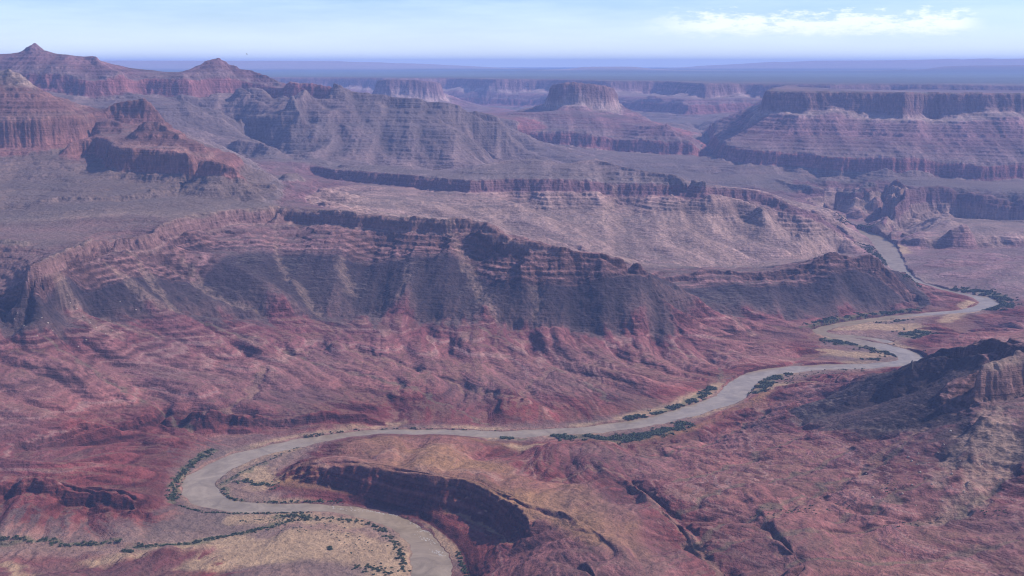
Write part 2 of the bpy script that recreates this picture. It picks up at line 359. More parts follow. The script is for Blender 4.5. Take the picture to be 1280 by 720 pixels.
def blur(u, n=1):
    for _ in range(n):
        e = np.pad(u, 1, mode='edge')
        u = 0.25*e[1:-1,1:-1]*1 + 0.125*(e[:-2,1:-1]+e[2:,1:-1]+e[1:-1,:-2]+e[1:-1,2:]) + 0.0625*(e[:-2,:-2]+e[2:,2:]+e[:-2,2:]+e[2:,:-2])
    return u
with ThreadPoolExecutor(4) as ex:
    fz = ex.submit(solve, 2); fs = ex.submit(solve, 3); fp = ex.submit(solve, 4, SMP[:, 4] >= 0)
    BZ, BS, BP = fz.result(), fs.result(), fp.result()
_gt, _gr = np.gradient(BZ, (TH1 - TH0) / (NT - 1), (LR1 - LR0) / (NR - 1)); _r = np.exp(np.linspace(LR0, LR1, NR))[None]
CM = np.clip(blur((np.hypot(_gt, _gr) / _r > .62).astype(float), 10) * 4, 0, 1)
softw = np.clip((2.0 - BS) / .2, 0, 1) * (1 - CM) * (BZ > 9)
BZ = BZ * (1 - softw) + blur(BZ, 45) * softw
BZ = blur(BZ, 1); BS = blur(BS, 1); BP = blur(BP, 4)
dth = (TH1 - TH0) / (NT - 1); dlr = (LR1 - LR0) / (NR - 1)
thg = np.linspace(TH0, TH1, NT)[:, None]; rg = np.exp(np.linspace(LR0, LR1, NR))[None]
SZ = blur(BZ, 20)
gt, gr = np.gradient(SZ, dth, dlr)
gt = gt / rg; gr = gr / rg                        # along +theta (tangent) and outward
GX = gt * np.cos(thg) + gr * np.sin(thg)
GY = -gt * np.sin(thg) + gr * np.cos(thg)
print("solve", round(time.time() - T0, 1))

def cast(px, py):
    """where a sight line meets the base height field"""
    x, y, z = ray(px, py); h = math.hypot(x, y)
    th = math.atan2(x, y); i = int(round((th - TH0) / dth))
    zz = CAM_Z + z / h * rg[0]
    hit = np.nonzero(BZ[min(max(i, 0), NT-1)] > zz)[0]
    j = hit[0] if len(hit) else NR - 2
    r = rg[0, j]
    return r * math.sin(th), r * math.cos(th)

# ------------------------------------------------------------------ noise
f32 = np.float32
def hash2(i, j, k):
    i = i.astype(np.uint32); j = j.astype(np.uint32)
    h = i * np.uint32(374761393) + j * np.uint32(668265263) + np.uint32((k * 2246822519) & 0xffffffff)
    h = (h ^ (h >> np.uint32(13))) * np.uint32(1274126177)
    return h ^ (h >> np.uint32(16))
LUT = np.random.default_rng(3).uniform(0, 2 * np.pi, 1024)
LC, LS = np.cos(LUT).astype(f32), np.sin(LUT).astype(f32)
def perlin(x, y, seed):
    xi = np.floor(x).astype(np.int32); yi = np.floor(y).astype(np.int32)
    fx = (x - xi).astype(f32); fy = (y - yi).astype(f32)
    u = fx*fx*fx*(fx*(fx*6-15)+10); v = fy*fy*fy*(fy*(fy*6-15)+10)
    def g(a, b):
        h = hash2(xi + a, yi + b, seed) & np.uint32(1023)
        return LC[h] * (fx - a) + LS[h] * (fy - b)
    n0 = g(0, 0); n1 = g(1, 0); n2 = g(0, 1); n3 = g(1, 1)
    a = n0 + u * (n1 - n0); b = n2 + u * (n3 - n2)
    return (a + v * (b - a)) * f32(1.5)
def fbm(x, y, L0, octv, seed, gain=0.5):
    a = f32(1.0); s = 0; n = 0
    for o in range(octv):
        s = s + a * perlin(x / L0 + 17.3 * o, y / L0 - 9.1 * o, seed + o); n += a
        a *= f32(gain); L0 = L0 / 2.03
    return s / n
def ridged(x, y, L0, octv, seed, gain=0.55):
    a = 1.0; s = 0; n = 0
    for o in range(octv):
        s = s + f32(a) * (1 - 2*np.abs(perlin(x / L0 + 7.7 * o, y / L0 + 3.1 * o, seed + o))); n += a
        a *= gain; L0 = L0 / 2.1
    return s / f32(n)
def erosion(x, y, L0, dx, dy, seed):
    """one octave of gullies running down the slope: cells of waves laid across it"""
    px = x / L0; py = y / L0
    xi = np.floor(px).astype(np.int32); yi = np.floor(py).astype(np.int32)
    fx = (px - xi).astype(f32); fy = (py - yi).astype(f32)
    vh = 0; vx = 0; wt = 0
    for a in (-1, 0, 1):
        for b in (-1, 0, 1):
            h = hash2(xi + a, yi + b, seed)
            ox = (h & np.uint32(1023)).astype(f32) * f32(0.5/1023) + f32(0.25)
            oy = ((h >> np.uint32(10)) & np.uint32(1023)).astype(f32) * f32(0.5/1023) + f32(0.25)
            ph = ((h >> np.uint32(20)) & np.uint32(1023)).astype(f32) * f32(1.2/1023)
            qx = fx - a - ox; qy = fy - b - oy
            d = qx*qx + qy*qy
            wgt = np.exp(-d * f32(3.2))
            m = (qx*dx + qy*dy) * f32(2*np.pi) + ph
            vh = vh + np.cos(m) * wgt; vx = vx - np.sin(m) * wgt; wt = wt + wgt
    return vh / wt, vx / wt
def sstep(v, a, b):
    t = np.clip((v - a) / (b - a), 0, 1); return t * t * (3 - 2 * t)

# ledges: a monotone map of height that makes hard beds steep and soft beds gentle
rngt = np.random.default_rng(11)
kin, kout = [0.0], [0.0]; zc = 0.0
while zc < 2000:
    th_ = rngt.uniform(12, 34) if zc < 520 else rngt.uniform(22, 60)
    hard = rngt.uniform(0.22, 0.4)
    kin += [zc + th_ * (1 - hard), zc + th_]; kout += [zc + th_ * (1 - hard) * 0.62, zc + th_]
    zc += th_
kin = np.array(kin); kout = np.array(kout)
bed_k = np.arange(0, 2400, 2.0)
rb = np.random.default_rng(5)
bed1 = np.interp(bed_k, np.arange(0, 2400, 9.0), rb.uniform(-1, 1, len(np.arange(0, 2400, 9.0))))
bed2 = np.interp(bed_k, np.arange(0, 2400, 3.4), rb.uniform(-1, 1, len(np.arange(0, 2400, 3.4))))
bed3 = np.interp(bed_k, np.arange(0, 2400, 31.0), rb.uniform(-1, 1, len(np.arange(0, 2400, 31.0))))

# ------------------------------------------------------------------ sheet vertices
nth = int(1850 * QUALITY)
knots = np.log(np.array([2300, 3000, 3300, 12000, 16000, 24000, 32000, 92000.0]))
dens = np.array([0.9, 2.6, 3.0, 2.6, 2.0, 1.1, .22])
cum = np.concatenate([[0], np.cumsum(dens * np.diff(knots))])
nrow = int(3100 * QUALITY)
lrow = np.interp(np.linspace(0, cum[-1], nrow), cum, knots)
rows = np.exp(lrow); ths = np.linspace(TH0, TH1, nth)

def bil(F, gi, gj):
    gi = np.clip(gi, 0, NT - 1.001); gj = np.clip(gj, 0, NR - 1.001)
    i = gi.astype(np.int32); j = gj.astype(np.int32); a = (gi - i).astype(f32); b = (gj - j).astype(f32)
    return F[i, j]*(1-a)*(1-b) + F[i+1, j]*a*(1-b) + F[i, j+1]*(1-a)*b + F[i+1, j+1]*a*b
BZ32, BS32, BP32, GX32, GY32, CM32 = [a.astype(f32) for a in (BZ, BS, BP, GX, GY, CM)]

def dist_poly(x, y, q, pad=600):
    """distance to a polyline with widths; returns distance beyond the half width"""
    d = np.full(x.shape, 1e6, f32)
    bx0, bx1, by0, by1 = x.min() - pad, x.max() + pad, y.min() - pad, y.max() + pad
    for a, b in zip(q[:-1], q[1:]):
        if max(a[0], b[0]) < bx0 or min(a[0], b[0]) > bx1 or max(a[1], b[1]) < by0 or min(a[1], b[1]) > by1: continue
        vx, vy = b[0]-a[0], b[1]-a[1]; l2 = vx*vx + vy*vy + 1e-6
        t = np.clip(((x - a[0]) * vx + (y - a[1]) * vy) / l2, 0, 1)
        dd = np.hypot(x - a[0] - t*vx, y - a[1] - t*vy) - (a[2] + (b[2]-a[2]) * t)
        d = np.minimum(d, dd)
    return d

#@@STREAKS  tan scree runs (sight x, sight y, half width m)
SCREE = [
 [(72,348,8),(90,372,22),(120,405,40),(145,420,45)],
 [(128,330,6),(150,350,18),(170,368,26),(200,392,20)],
 [(162,318,8),(180,345,20),(200,370,26),(215,390,18)],
 [(205,318,8),(235,340,22),(262,362,24),(300,380,14),(320,388,10)],
 [(226,320,6),(248,340,14),(262,358,12)],
 [(345,258,8),(345,300,10),(348,325,12),(360,350,14)],
 [(425,325,26),(432,345,30),(440,360,20)],
 [(562,290,18),(570,310,22),(585,335,26),(600,360,26),(612,385,22),(620,400,16)],
 [(512,335,10),(508,355,14),(500,375,12)],
 [(666,360,10),(672,380,12),(668,395,10)],
 [(372,355,22),(385,372,26),(400,388,18)],
 [(130,392,14),(160,410,18),(200,420,14)],
 [(1242,520,44),(1246,550,62),(1240,585,66),(1215,620,40),(1180,645,30),(1130,660,16)],
 [(1205,545,14),(1188,580,22),(1170,610,20)],
 [(915,392,18),(925,405,20),(945,415,14)],
 [(770,240,18),(760,262,20),(752,280,16)],
]
WASH = [
 [(690,594,3),(735,588,4),(775,594,6),(800,612,8),(830,640,9),(858,668,10),(880,692,10),(935,730,10)],
 [(400,640,10),(370,655,9),(330,662,8),(290,672,7),(230,684,7),(160,688,8),(80,684,7),(0,680,7),(-60,679,6)],
 [(355,655,4),(300,640,2)],
 [(1160,530,3),(1110,560,5),(1060,595,6),(1000,630,7),(950,655,7)],
 [(1260,640,4),(1180,650,5),(1100,655,5),(1030,660,6)],
 [(330,455,8),(318,475,10),(300,500,8),(255,520,6)],
 [(645,505,3),(660,480,5),(690,460,6)],
 [(350,440,4),(420,425,6),(470,440,7),(560,470,6),(640,500,4)],
]
SAND = [
 [(250,705,60),(320,690,110),(400,680,130),(460,690,110),(490,710,80)],
 [(300,650,50),(380,648,50),(440,655,50)],
 [(120,700,40),(200,690,50),(300,675,50)],
 [(320,590,60),(330,605,60)],
 [(60,735,30),(10,700,30)],
 [(380,545,14),(440,534,20),(500,530,22)],
 [(770,524,20),(830,512,34),(880,492,40),(900,480,30)],
 [(960,482,70),(1010,478,130),(1070,472,120),(1110,466,60)],
 [(1030,440,50),(1070,444,70),(1105,444,40)],
 [(1045,412,34),(1090,408,90),(1130,410,100),(1165,408,60)],
 [(1180,400,40),(1210,388,60),(1215,380,80)],
 [(1110,300,90),(1095,280,110),(1125,316,90)],
 [(640,556,30),(700,558,30)],
]
DRAIN = [
 [(1140,552,2),(1080,585,4),(1030,602,5),(960,636,6),(905,655,7),(872,680,7)],
 [(1262,600,3),(1190,640,5),(1090,657,6),(1000,668,6),(935,672,6),(890,690,6)],
 [(1010,540,2),(940,566,4),(880,588,5),(830,600,5)],
 [(1060,560,2),(985,592,4),(930,606,4),(880,622,5),(845,640,5)],
 [(1160,604,2),(1100,632,4),(1040,648,4)],
 [(960,516,2),(890,546,4),(840,560,4),(790,566,4)],
 [(1270,680,3),(1180,694,4),(1080,700,5),(980,700,5)],
 [(250,400,3),(330,425,4),(420,455,5),(500,480,5),(560,505,6),(610,530,5)],
 [(60,425,3),(110,455,4),(150,480,5),(200,505,5),(240,535,5)],
 [(600,410,3),(660,440,4),(720,470,5),(760,500,5)],
 [(840,430,3),(900,455,4),(900,478,4)],
]
def world_pl(pl): return np.array([cast(a, b) + (c,) for a, b, c in pl])
VEG = [
 [(214,626,14),(220,602,14),(236,584,14),(258,568,12),(268,562,10)],
 [(276,608,8),(284,624,8),(310,630,9),(350,630,8),(400,628,6)], [(276,606,6),(300,592,8),(330,578,6)],
 [(345,646,14),(370,645,18),(392,648,14)], [(168,684,8),(230,681,8),(300,668,10),(360,652,12)], [(-20,675,8),(60,675,8),(110,680,8),(150,677,8)],
 [(625,548,8),(655,548,8)], [(690,545,12),(720,547,24),(760,550,26),(800,547,22),(840,537,20),(862,530,10)],
 [(780,525,10),(815,519,14),(850,508,16),(868,500,14),(892,484,14)],[(945,492,18),(952,482,24),(968,472,22),(985,465,10)],
 [(1035,423,20),(1060,430,45),(1090,434,50),(1115,442,30)], [(1130,420,36),(1150,418,40),(1160,415,20)], [(1000,409,8),(1050,397,12),(1100,392,12),(1150,388,10)],
 [(1190,361,26),(1225,364,36),(1248,372,40),(1256,382,36),(1244,388,20)],
]
SCREE_W = [world_pl(p) for p in SCREE]; VEG_W = [world_pl(p) for p in VEG]; WASH_W = [world_pl(p) for p in WASH]
SAND_W = [world_pl(p) for p in SAND]; DRAIN_W = [world_pl(p) for p in DRAIN]

def ramp(s, keys, cols):
    return np.stack([np.interp(s, keys, [c[k] for c in cols]) for k in range(3)], -1).astype(f32)
#@@RAMPS
RA = [(0,(.36,.25,.19)),(.18,(.33,.20,.16)),(.32,(.22,.080,.072)),(.72,(.205,.072,.066)),(.9,(.29,.135,.12)),(1.3,(.29,.15,.135)),(1.6,(.24,.11,.105)),(1.88,(.19,.078,.078)),
      (2.05,(.135,.088,.080)),(2.35,(.072,.052,.050)),(2.93,(.052,.037,.040)),(3.03,(.24,.145,.135)),(3.4,(.25,.145,.13)),(3.9,(.20,.12,.11)),(4.02,(.30,.20,.17)),
      (4.1,(.20,.12,.108)),(4.9,(.235,.15,.13)),(5.03,(.29,.215,.17)),(5.12,(.21,.155,.125)),(5.3,(.165,.122,.102)),(5.7,(.19,.14,.115)),(5.95,(.21,.15,.125)),(6.05,(.22,.115,.10)),(6.9,(.25,.14,.118)),
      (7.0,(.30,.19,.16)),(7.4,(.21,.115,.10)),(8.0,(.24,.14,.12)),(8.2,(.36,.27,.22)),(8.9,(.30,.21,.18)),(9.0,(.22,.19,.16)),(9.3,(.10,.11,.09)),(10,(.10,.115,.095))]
RB = [(0,(.38,.29,.24)),(.3,(.27,.18,.17)),(1,(.25,.15,.14)),(2,(.27,.19,.16)),(2.8,(.265,.19,.155)),(3.6,(.27,.185,.155)),(3.95,(.27,.18,.155)),(4.02,(.19,.115,.11)),
      (4.1,(.14,.08,.08)),(4.9,(.16,.095,.09)),(5.03,(.18,.14,.125)),(5.3,(.165,.125,.112)),(5.6,(.20,.145,.13)),(5.95,(.23,.17,.15)),(6.05,(.19,.095,.09)),(6.9,(.22,.105,.10)),
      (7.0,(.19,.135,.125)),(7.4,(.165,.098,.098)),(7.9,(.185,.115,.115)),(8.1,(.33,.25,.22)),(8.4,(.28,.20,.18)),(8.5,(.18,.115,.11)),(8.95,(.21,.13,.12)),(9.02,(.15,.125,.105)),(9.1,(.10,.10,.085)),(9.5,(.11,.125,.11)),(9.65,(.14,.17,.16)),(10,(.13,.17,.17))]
GOLD = np.array((.29,.18,.10), f32)

def block(j0, j1):
    jj0, jj1 = max(j0 - 1, 0), min(j1 + 1, nrow)
    r = rows[jj0:jj1][None, :]; t = ths[:, None]
    x = (r * np.sin(t)); y = (r * np.cos(t))
    rr = np.broadcast_to(r, x.shape).astype(f32)
    far_k = sstep(rr, 26000, 40000)                  # nothing is broken up on the far plain
    # jagged outlines of rims: move the sampling point about
    gi0 = (np.arctan2(x, y) - TH0) / dth; gj0 = (np.log(rr) - LR0) / dlr
    s0 = bil(BS32, gi0, gj0)
    hardk = np.clip(sstep(s0, 3.7, 4.0), 0, 1)
    cmk = bil(CM32, gi0, gj0) * (1 - sstep(s0, 1.8, 2.2)) * (1 - sstep(rr, 5000, 6000))
    wa = (9 + 0.0020 * np.minimum(rr, 20000)) * (1 + .9 * cmk) * (1 - far_k)
    wl = 1.0 + .9 * sstep(rr, 9000, 14000)
    w1 = fbm(x / wl, y / wl, 300, 5, 101, .74); w2 = fbm(x / wl, y / wl, 300, 5, 131, .74)
    riv = np.full(x.shape, 1e6, f32)
    wob = 12 * perlin(x / 110, y / 110, 77) + 6 * perlin(x / 34, y / 34, 78)
    for q in RIV: riv = np.minimum(riv, dist_poly(x, y, q, 900) )
    riv = riv + wob
    kr = sstep(riv, 0, 260)
    xs = x + w1 * wa * 2.2 * (.25 + .75 * kr); ys = y + w2 * wa * 2.2 * (.25 + .75 * kr)
    steep0 = sstep(np.hypot(bil(GX32, gi0, gj0), bil(GY32, gi0, gj0)), .32, .6)
    soft = np.where(s0 < 1.8, .45, 1.0); soft = soft + (1 - soft) * np.maximum(steep0, cmk); xs = x + (xs - x) * soft; ys = y + (ys - y) * soft
    gi = (np.arctan2(xs, ys) - TH0) / dth; gj = (np.log(np.hypot(xs, ys)) - LR0) / dlr
    z = bil(BZ32, gi, gj); s = bil(BS32, gi, gj); p = bil(BP32, gi, gj)
    gx = bil(GX32, gi, gj); gy = bil(GY32, gi, gj)
    g = np.hypot(gx, gy) + 1e-6
    # gullies
    slope_k = np.clip(g / 0.30, 0, 1.15) * (1 - far_k)
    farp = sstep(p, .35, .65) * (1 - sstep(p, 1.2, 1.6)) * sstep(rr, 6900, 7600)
    isdox = (1 - sstep(s, 1.8, 2.2)) * (1 - farp)
    slope_k = np.minimum(slope_k, 1.15 - .65 * isdox)
    slope_k = np.maximum(slope_k, np.clip(g / .2, 0, .5) * isdox)
    cap = sstep(s, 3.75, 4.0)
    distant = sstep(rr, 11000, 12500) * sstep(s, 4.2, 4.5) * (1 - sstep(s, 5.85, 6.0))
    kbig = 1.15 - .62 * sstep(s, 1.9, 2.3) + .2 * sstep(s, 2.9, 3.1) + .30 * farp
    kbig = kbig * (1 - cap) + cap * (.16 + .1 * sstep(s, 7.0, 7.2) + .25 * sstep(rr, 11000, 12500) * sstep(s, 6.9, 7.1) + .62 * distant)
    bench = sstep(s, 5.03, 5.2) * (1 - sstep(s, 5.85, 5.97)); kbig = kbig + .35 * bench * (1 - distant)
    lavak = sstep(s, 1.95, 2.2) * (1 - sstep(s, 2.9, 3.1)) * (1 - farp); kbig = kbig + .22 * lavak * sstep(rr, 5400, 6200); kbig = kbig * (1 - .35 * isdox * (1 - sstep(rr, 4300, 5200)))
    kbig = kbig * (1 - .5 * lavak * (1 - sstep(rr, 5000, 6000)))
    kbig = kbig * (1 - sstep(s, 8.4, 8.9)) * (1 - .45 * sstep(p, 1.1, 1.6))
    ksm = .55 * cap + (1 - cap) * (.75 + .2 * isdox - .15 * isdox * (1 - sstep(rr, 5000, 5800)) - .3 * sstep(s, 2.0, 2.2) * (1 - sstep(s, 2.85, 3.0))) * (1 - .4 * sstep(p, 1.1, 1.6))
    ksm = ksm * (1 - .85 * sstep(s, 8.92, 9.0))
    nx = gx / (g + .03); ny = gy / (g + .03)
    dx, dy = -ny, nx
    Ls = [1500 if rr.min() > 11300 else 800, 430, 210, 104, 52, 27]
    As = [.060, .060, .055, .050, .042, .034]
    add = 0; gul = 0
    hx, hy = 0, 0
    for o, (Lo, Ao) in enumerate(zip(Ls, As)):
        if o >= 4 and rr.min() > (15000 if o == 4 else 9000): break
        ax, ay = dx + hx, dy + hy
        n = np.hypot(ax, ay) + .15
        f = 1.15
        ch, sh = erosion(x + 31.7 * o, y - 12.9 * o, Lo, (ax / n * f).astype(f32), (ay / n * f).astype(f32), 500 + o)
        amp = Ao * Lo * slope_k * (kbig if o < 3 else ksm)
        bil_ = 2.2 * np.sqrt(ch * ch + .012) - 1.1
        ridge = ch * (1 - isdox) + bil_ * isdox if o < 4 else ch
        add = add + amp * ridge
        gul = gul + (ch * (.62 ** (o-1)) if o > 0 else 0)
        # slopes of this octave steer the next one: branching
        k = .55
        hx = hx * .6 - ny * 0 + sh * ax / n * k * slope_k
        hy = hy * .6 + sh * ay / n * k * slope_k
    z = z + add * (.15 + .85 * kr)
    hill = fbm(x, y, 260, 5, 211, .5)
    z = z + hill * (10 + 22 * slope_k) * kr * sstep(z, 6, 45) * (1 - far_k) * (1 - .8 * cap) * (1 - .75 * isdox) * (1 - .6 * lavak)
    # ledges
    zt = np.interp(z + 5 * perlin(x/700, y/700, 8), kin, kout).astype(f32)
    lam = np.clip(.25 - .15 * isdox + .9 * slope_k + .35 * bench, 0, 1) * (1 - far_k) * sstep(z, 8, 30) * sstep(riv, 20, 120)
    lam = lam * (.55 + .35 * sstep(s, 3.0, 3.3)) * np.where((s > 2.05) & (s < 2.95), .35, 1)
    z = z * (1 - lam) + zt * lam
    z = z + fbm(x, y, 38, 3, 307, .6) * (1.0 + 3.5 * slope_k) * kr * (1 - far_k)
    # scree runs and washes
    scree = np.zeros(x.shape, f32)
    wx = x + 26 * perlin(x / 60, y / 60, 41) + 10 * perlin(x / 18, y / 18, 43); wy = y + 26 * perlin(x / 60, y / 60, 42)
    scree2 = np.zeros(x.shape, f32)
    for q in SCREE_W[12:14]: scree2 = np.maximum(scree2, sstep(-dist_poly(wx, wy, q, 120), -22, 14))
    for q in SCREE_W: scree = np.maximum(scree, sstep(-dist_poly(wx, wy, q, 120), -22, 14))
    wash = np.full(x.shape, 1e6, f32)
    for q in WASH_W: wash = np.minimum(wash, dist_poly(wx, wy, q, 200))
    z = z - scree * (5 + 4 * perlin(x / 25, y / 25, 45))
    z = z - 9 * np.exp(-np.maximum(wash, 0) ** 2 / 500.0) * kr
    drain = np.full(x.shape, 1e6, f32)
    for q in DRAIN_W: drain = np.minimum(drain, dist_poly(wx, wy, q, 160))
    z = z - 8 * np.exp(-np.maximum(drain, 0) ** 2 / 700.0) * kr
    # river bed and banks
    bank = np.maximum(z, 1.2 + 0.03 * np.minimum(np.maximum(riv, 0), 120))
    z = np.where(riv < 0, np.maximum(-4.0, riv * .5), bank * sstep(riv, 0, 10) + 1.0 * (1 - sstep(riv, 0, 10)))
    # true slope
    dzt = np.gradient(z, axis=0) / ((ths[1] - ths[0]) * rr)
    lr_ = np.log(rows[jj0:jj1]); dzr = np.gradient(z, lr_, axis=1) / rr
    sl = np.hypot(dzt, dzr)
    # ---- colour of the rock itself
    sj = s + (.07 * fbm(x, y, 240, 4, 601) + .05 * perlin(x / 45, y / 45, 602)) * np.where((s > 2.9) & (s < 4.1), .35, 1)
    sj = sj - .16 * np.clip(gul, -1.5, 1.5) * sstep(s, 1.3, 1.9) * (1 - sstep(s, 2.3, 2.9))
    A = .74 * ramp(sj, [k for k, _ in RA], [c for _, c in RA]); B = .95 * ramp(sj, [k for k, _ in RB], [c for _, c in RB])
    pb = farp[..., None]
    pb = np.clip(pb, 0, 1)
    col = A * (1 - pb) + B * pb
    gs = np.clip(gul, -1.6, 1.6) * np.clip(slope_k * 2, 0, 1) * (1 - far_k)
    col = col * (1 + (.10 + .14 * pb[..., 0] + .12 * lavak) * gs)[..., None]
    col = col * (1 - .25 * distant)[..., None]
    # beds follow a gently tilted, folded level
    tiltk = sstep(x, -100, 500) * (1 - sstep(y, 5200, 6200)) * .085 * (1 - cap)
    lvl = np.clip(z + tiltk * (.88 * x + .47 * (y - 3000)) + 0.012 * x - .01 * y + 60 + 18 * fbm(x, y, 1500, 2, 640) + 1.5 * perlin(x / 170, y / 170, 644), 0, 2390)
    lvl = np.clip(lvl * (1 + 1.3 * tiltk / .085) % 2390, 0, 2390)
    b1 = np.interp(lvl, bed_k, bed1).astype(f32); b2 = np.interp(lvl, bed_k, bed2).astype(f32); b3 = np.interp(lvl, bed_k, bed3).astype(f32)
    bedded = np.where((sj > 2.05) & (sj < 2.95), .35, 1.0) * sstep(sj, .1, .4) * np.where((sj > 5) & (sj < 5.95), .3, 1) * (1 - sstep(sj, 9, 9.2))
    tone = 1 + bedded * (1 + .9 * isdox) * (.20 * b1 + .16 * b2 + .16 * b3)
    ledge = 1.35 * sstep(sl, .45, .95) * ((sj > 2.98) & (sj < 3.95) | (sj > .3) & (sj < 1.9)) * (1 - .5 * pb[..., 0])
    tone = tone * (1 - .38 * ledge)
    col = col * tone[..., None]
    # named beds inside the ledgy slopes follow the rock column itself
    bk = 3.0 + np.array([0, .05, .08, .13, .17, .24, .27, .36, .40, .47, .52, .60, .64, .72, .80, .86, .93, .97, 1.0])
    bv = np.array([-.5, -.5, .25, .35, -.35, -.40, .15, .25, -.40, -.35, .20, .30, -.35, -.30, .1, .3, .25, -.2, 0])
    sb = s + .012 * perlin(x / 150, y / 150, 651)
    tb = np.interp(sb, bk, bv).astype(f32) * ((sb > 3) & (sb < 4)) * (1 - .6 * pb[..., 0])
    s6 = np.interp((sb % 1.0) * 9 + 3 * np.floor(sb), np.arange(0, 42), np.random.default_rng(8).uniform(-1, 1, 42)).astype(f32) * ((sb > 5.95) * (sb < 9) + .75 * (sb > 5.06) * (sb < 5.95))
    col = col * (1 + tb + .22 * s6)[..., None]
    dox = sstep(sj, .25, .45) * (1 - sstep(sj, 1.85, 2.05)) * (1 - pb[..., 0])
    pale = dox * sstep(b1 + .5 * b2 + .45 * fbm(x, y, 600, 2, 650), .45, .85) * (1 - .8 * sstep(sl, .5, .9))
    col = col * (1 - .62 * pale[..., None]) + np.array((.32, .215, .18), f32) * .62 * pale[..., None]
    # gentle ground carries soil: gold on the near hills, grey brown elsewhere
    flat = 1 - sstep(sl, .10, .34)
    soil = flat * sstep(fbm(x, y, 330, 3, 660) + .2, -.5, .6)
    near_gold = sstep(p, 1.15, 1.75) * dox
    goldk = (np.clip(near_gold * (1 - sstep(sl, .35, .8)) * (.10 + .9 * sstep(fbm(x, y, 420, 4, 665) + .05, -.4, .45)), 0, 1) * .8)[..., None]
    col = col * (1 - goldk) + GOLD * goldk
    soilc = np.where(dox[..., None] > .5, np.array((.20, .125, .090), f32), np.array((.135, .108, .092), f32))
    sk = (.65 * soil * (1 - goldk[..., 0]) * (1 - sstep(sj, 8.9, 9.1)))[..., None]
    col = col * (1 - sk) + soilc * sk
    # purple-grey mudstone patches among the red
    mv = (dox * sstep(fbm(x, y, 700, 2, 670), .0, .5) * .35)[..., None]
    col = col * (1 - mv) + np.array((.125, .085, .085), f32) * mv
    # streaked faces
    st = fbm(x, y, 22, 3, 680, .7)
    face = sstep(sl, .6, 1.3)
    col = col * (1 + face * .75 * st)[..., None]
    scol = np.array((.30, .215, .165), f32) * (1 + .18 * st[..., None])
    k = ((scree * .46 + scree2 * .34) * (.75 + .9 * st))[..., None]; k = np.clip(k, 0, .95)
    col = col * (1 - k) + scol * k
    k = ((1 - sstep(wash, 0, 9)) * .6)[..., None]
    col = col * (1 - k) + np.array((.24, .155, .115), f32) * k
    k = ((1 - sstep(drain, 0, 12)) * .55)[..., None]
    col = col * (1 - k) + np.array((.15, .125, .085), f32) * k
    # river sand
    sand = .8 * sstep(fbm(x, y, 400, 3, 691), -.15, .25) * (1 - sstep(z + 2.0 * fbm(x, y, 120, 3, 690), 5.0, 11)) * (1 - sstep(sl, .15, .35)) * (1 - sstep(riv, 20, 60))
    for q in SAND_W: sand = np.maximum(sand, (1 - sstep(dist_poly(wx, wy, q, 300), -30, 25)) * (1 - sstep(sl, .3, .5)) * (1 - sstep(z, 16, 24)))
    k = (np.clip(sand, 0, 1) * .85)[..., None]
    col = col * (1 - k) + np.array((.36, .26, .17), f32) * (1 + .12 * st[..., None]) * k
    wet = (sstep(riv, 4, 0) * (riv > -5)) [..., None]
    col = col * (1 - wet * .3)
    for q in VEG_W:
        kv = (1 - sstep(dist_poly(wx, wy, q, 150), -6, 10)) * .6 * (riv > 2)
        col = col * (1 - kv[..., None]) + np.array((.10, .11, .06), f32) * kv[..., None]
    mot = fbm(x, y, 16, 3, 720, .75)
    col = col * (1 + .16 * mot * (1 - sstep(rr, 14000, 24000)))[..., None]
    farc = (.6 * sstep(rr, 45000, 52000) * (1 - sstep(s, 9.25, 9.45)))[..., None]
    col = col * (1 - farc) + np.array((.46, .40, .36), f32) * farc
    lum = col.mean(-1, keepdims=True)
    col = np.clip(lum + (col - lum) * 1.24, .01, 1) * np.array((1.0, .95, .99), f32)
    # pale boulder and scrub flecks
    fl = perlin(x / 9, y / 9, 700)
    fleck = sstep(fl, .42, .55) * (.25 + .5 * scree)
    col = col * (1 + .35 * fleck[..., None])
    a, b = j0 - jj0, j0 - jj0 + (j1 - j0)
    return (x[:, a:b], y[:, a:b], z[:, a:b], col[:, a:b], riv[:, a:b], s[:, a:b], sl[:, a:b])

nb = 24
edges = np.linspace(0, nrow, nb + 1).astype(int)
with ThreadPoolExecutor(4) as ex:
    res = list(ex.map(lambda i: block(edges[i], edges[i + 1]), range(nb)))
VX, VY, VZ, VC, VR, VS, VSL = [np.concatenate([r[k] for r in res], axis=1) for k in range(7)]
del res
print("terrain", round(time.time() - T0, 1), VX.shape)

def ground_at(x, y):
    ti = (math.atan2(x, y) - TH0) / (ths[1] - ths[0]); lj = np.interp(math.log(math.hypot(x, y)), lrow, np.arange(nrow))
    i, j = int(ti), int(lj); i = min(max(i, 0), nth-2); j = min(j, nrow-2)
    a, b = ti - i, lj - j
    return float(VZ[i,j]*(1-a)*(1-b)+VZ[i+1,j]*a*(1-b)+VZ[i,j+1]*(1-a)*b+VZ[i+1,j+1]*a*b)
def cast_full(px, py):
    x, y, z = ray(px, py); h = math.hypot(x, y); th = math.atan2(x, y)
    i = int(round((th - TH0) / (ths[1] - ths[0])))
    hit = np.nonzero(VZ[i] > CAM_Z + z / h * rows)[0]
    r = rows[hit[0]] if len(hit) else rows[-2]
    return r * math.sin(th), r * math.cos(th)

# ------------------------------------------------------------------ node helpers
def material(name):
    m = bpy.data.materials.new(name); m.use_nodes = True
    t = m.node_tree; b = t.nodes['Principled BSDF']
    return m, t, b
def nd(t, kind, **kw):
    n = t.nodes.new(kind)
    for k, v in kw.items():
        if k in n.inputs: n.inputs[k].default_value = v
        else: setattr(n, k, v)
    return n

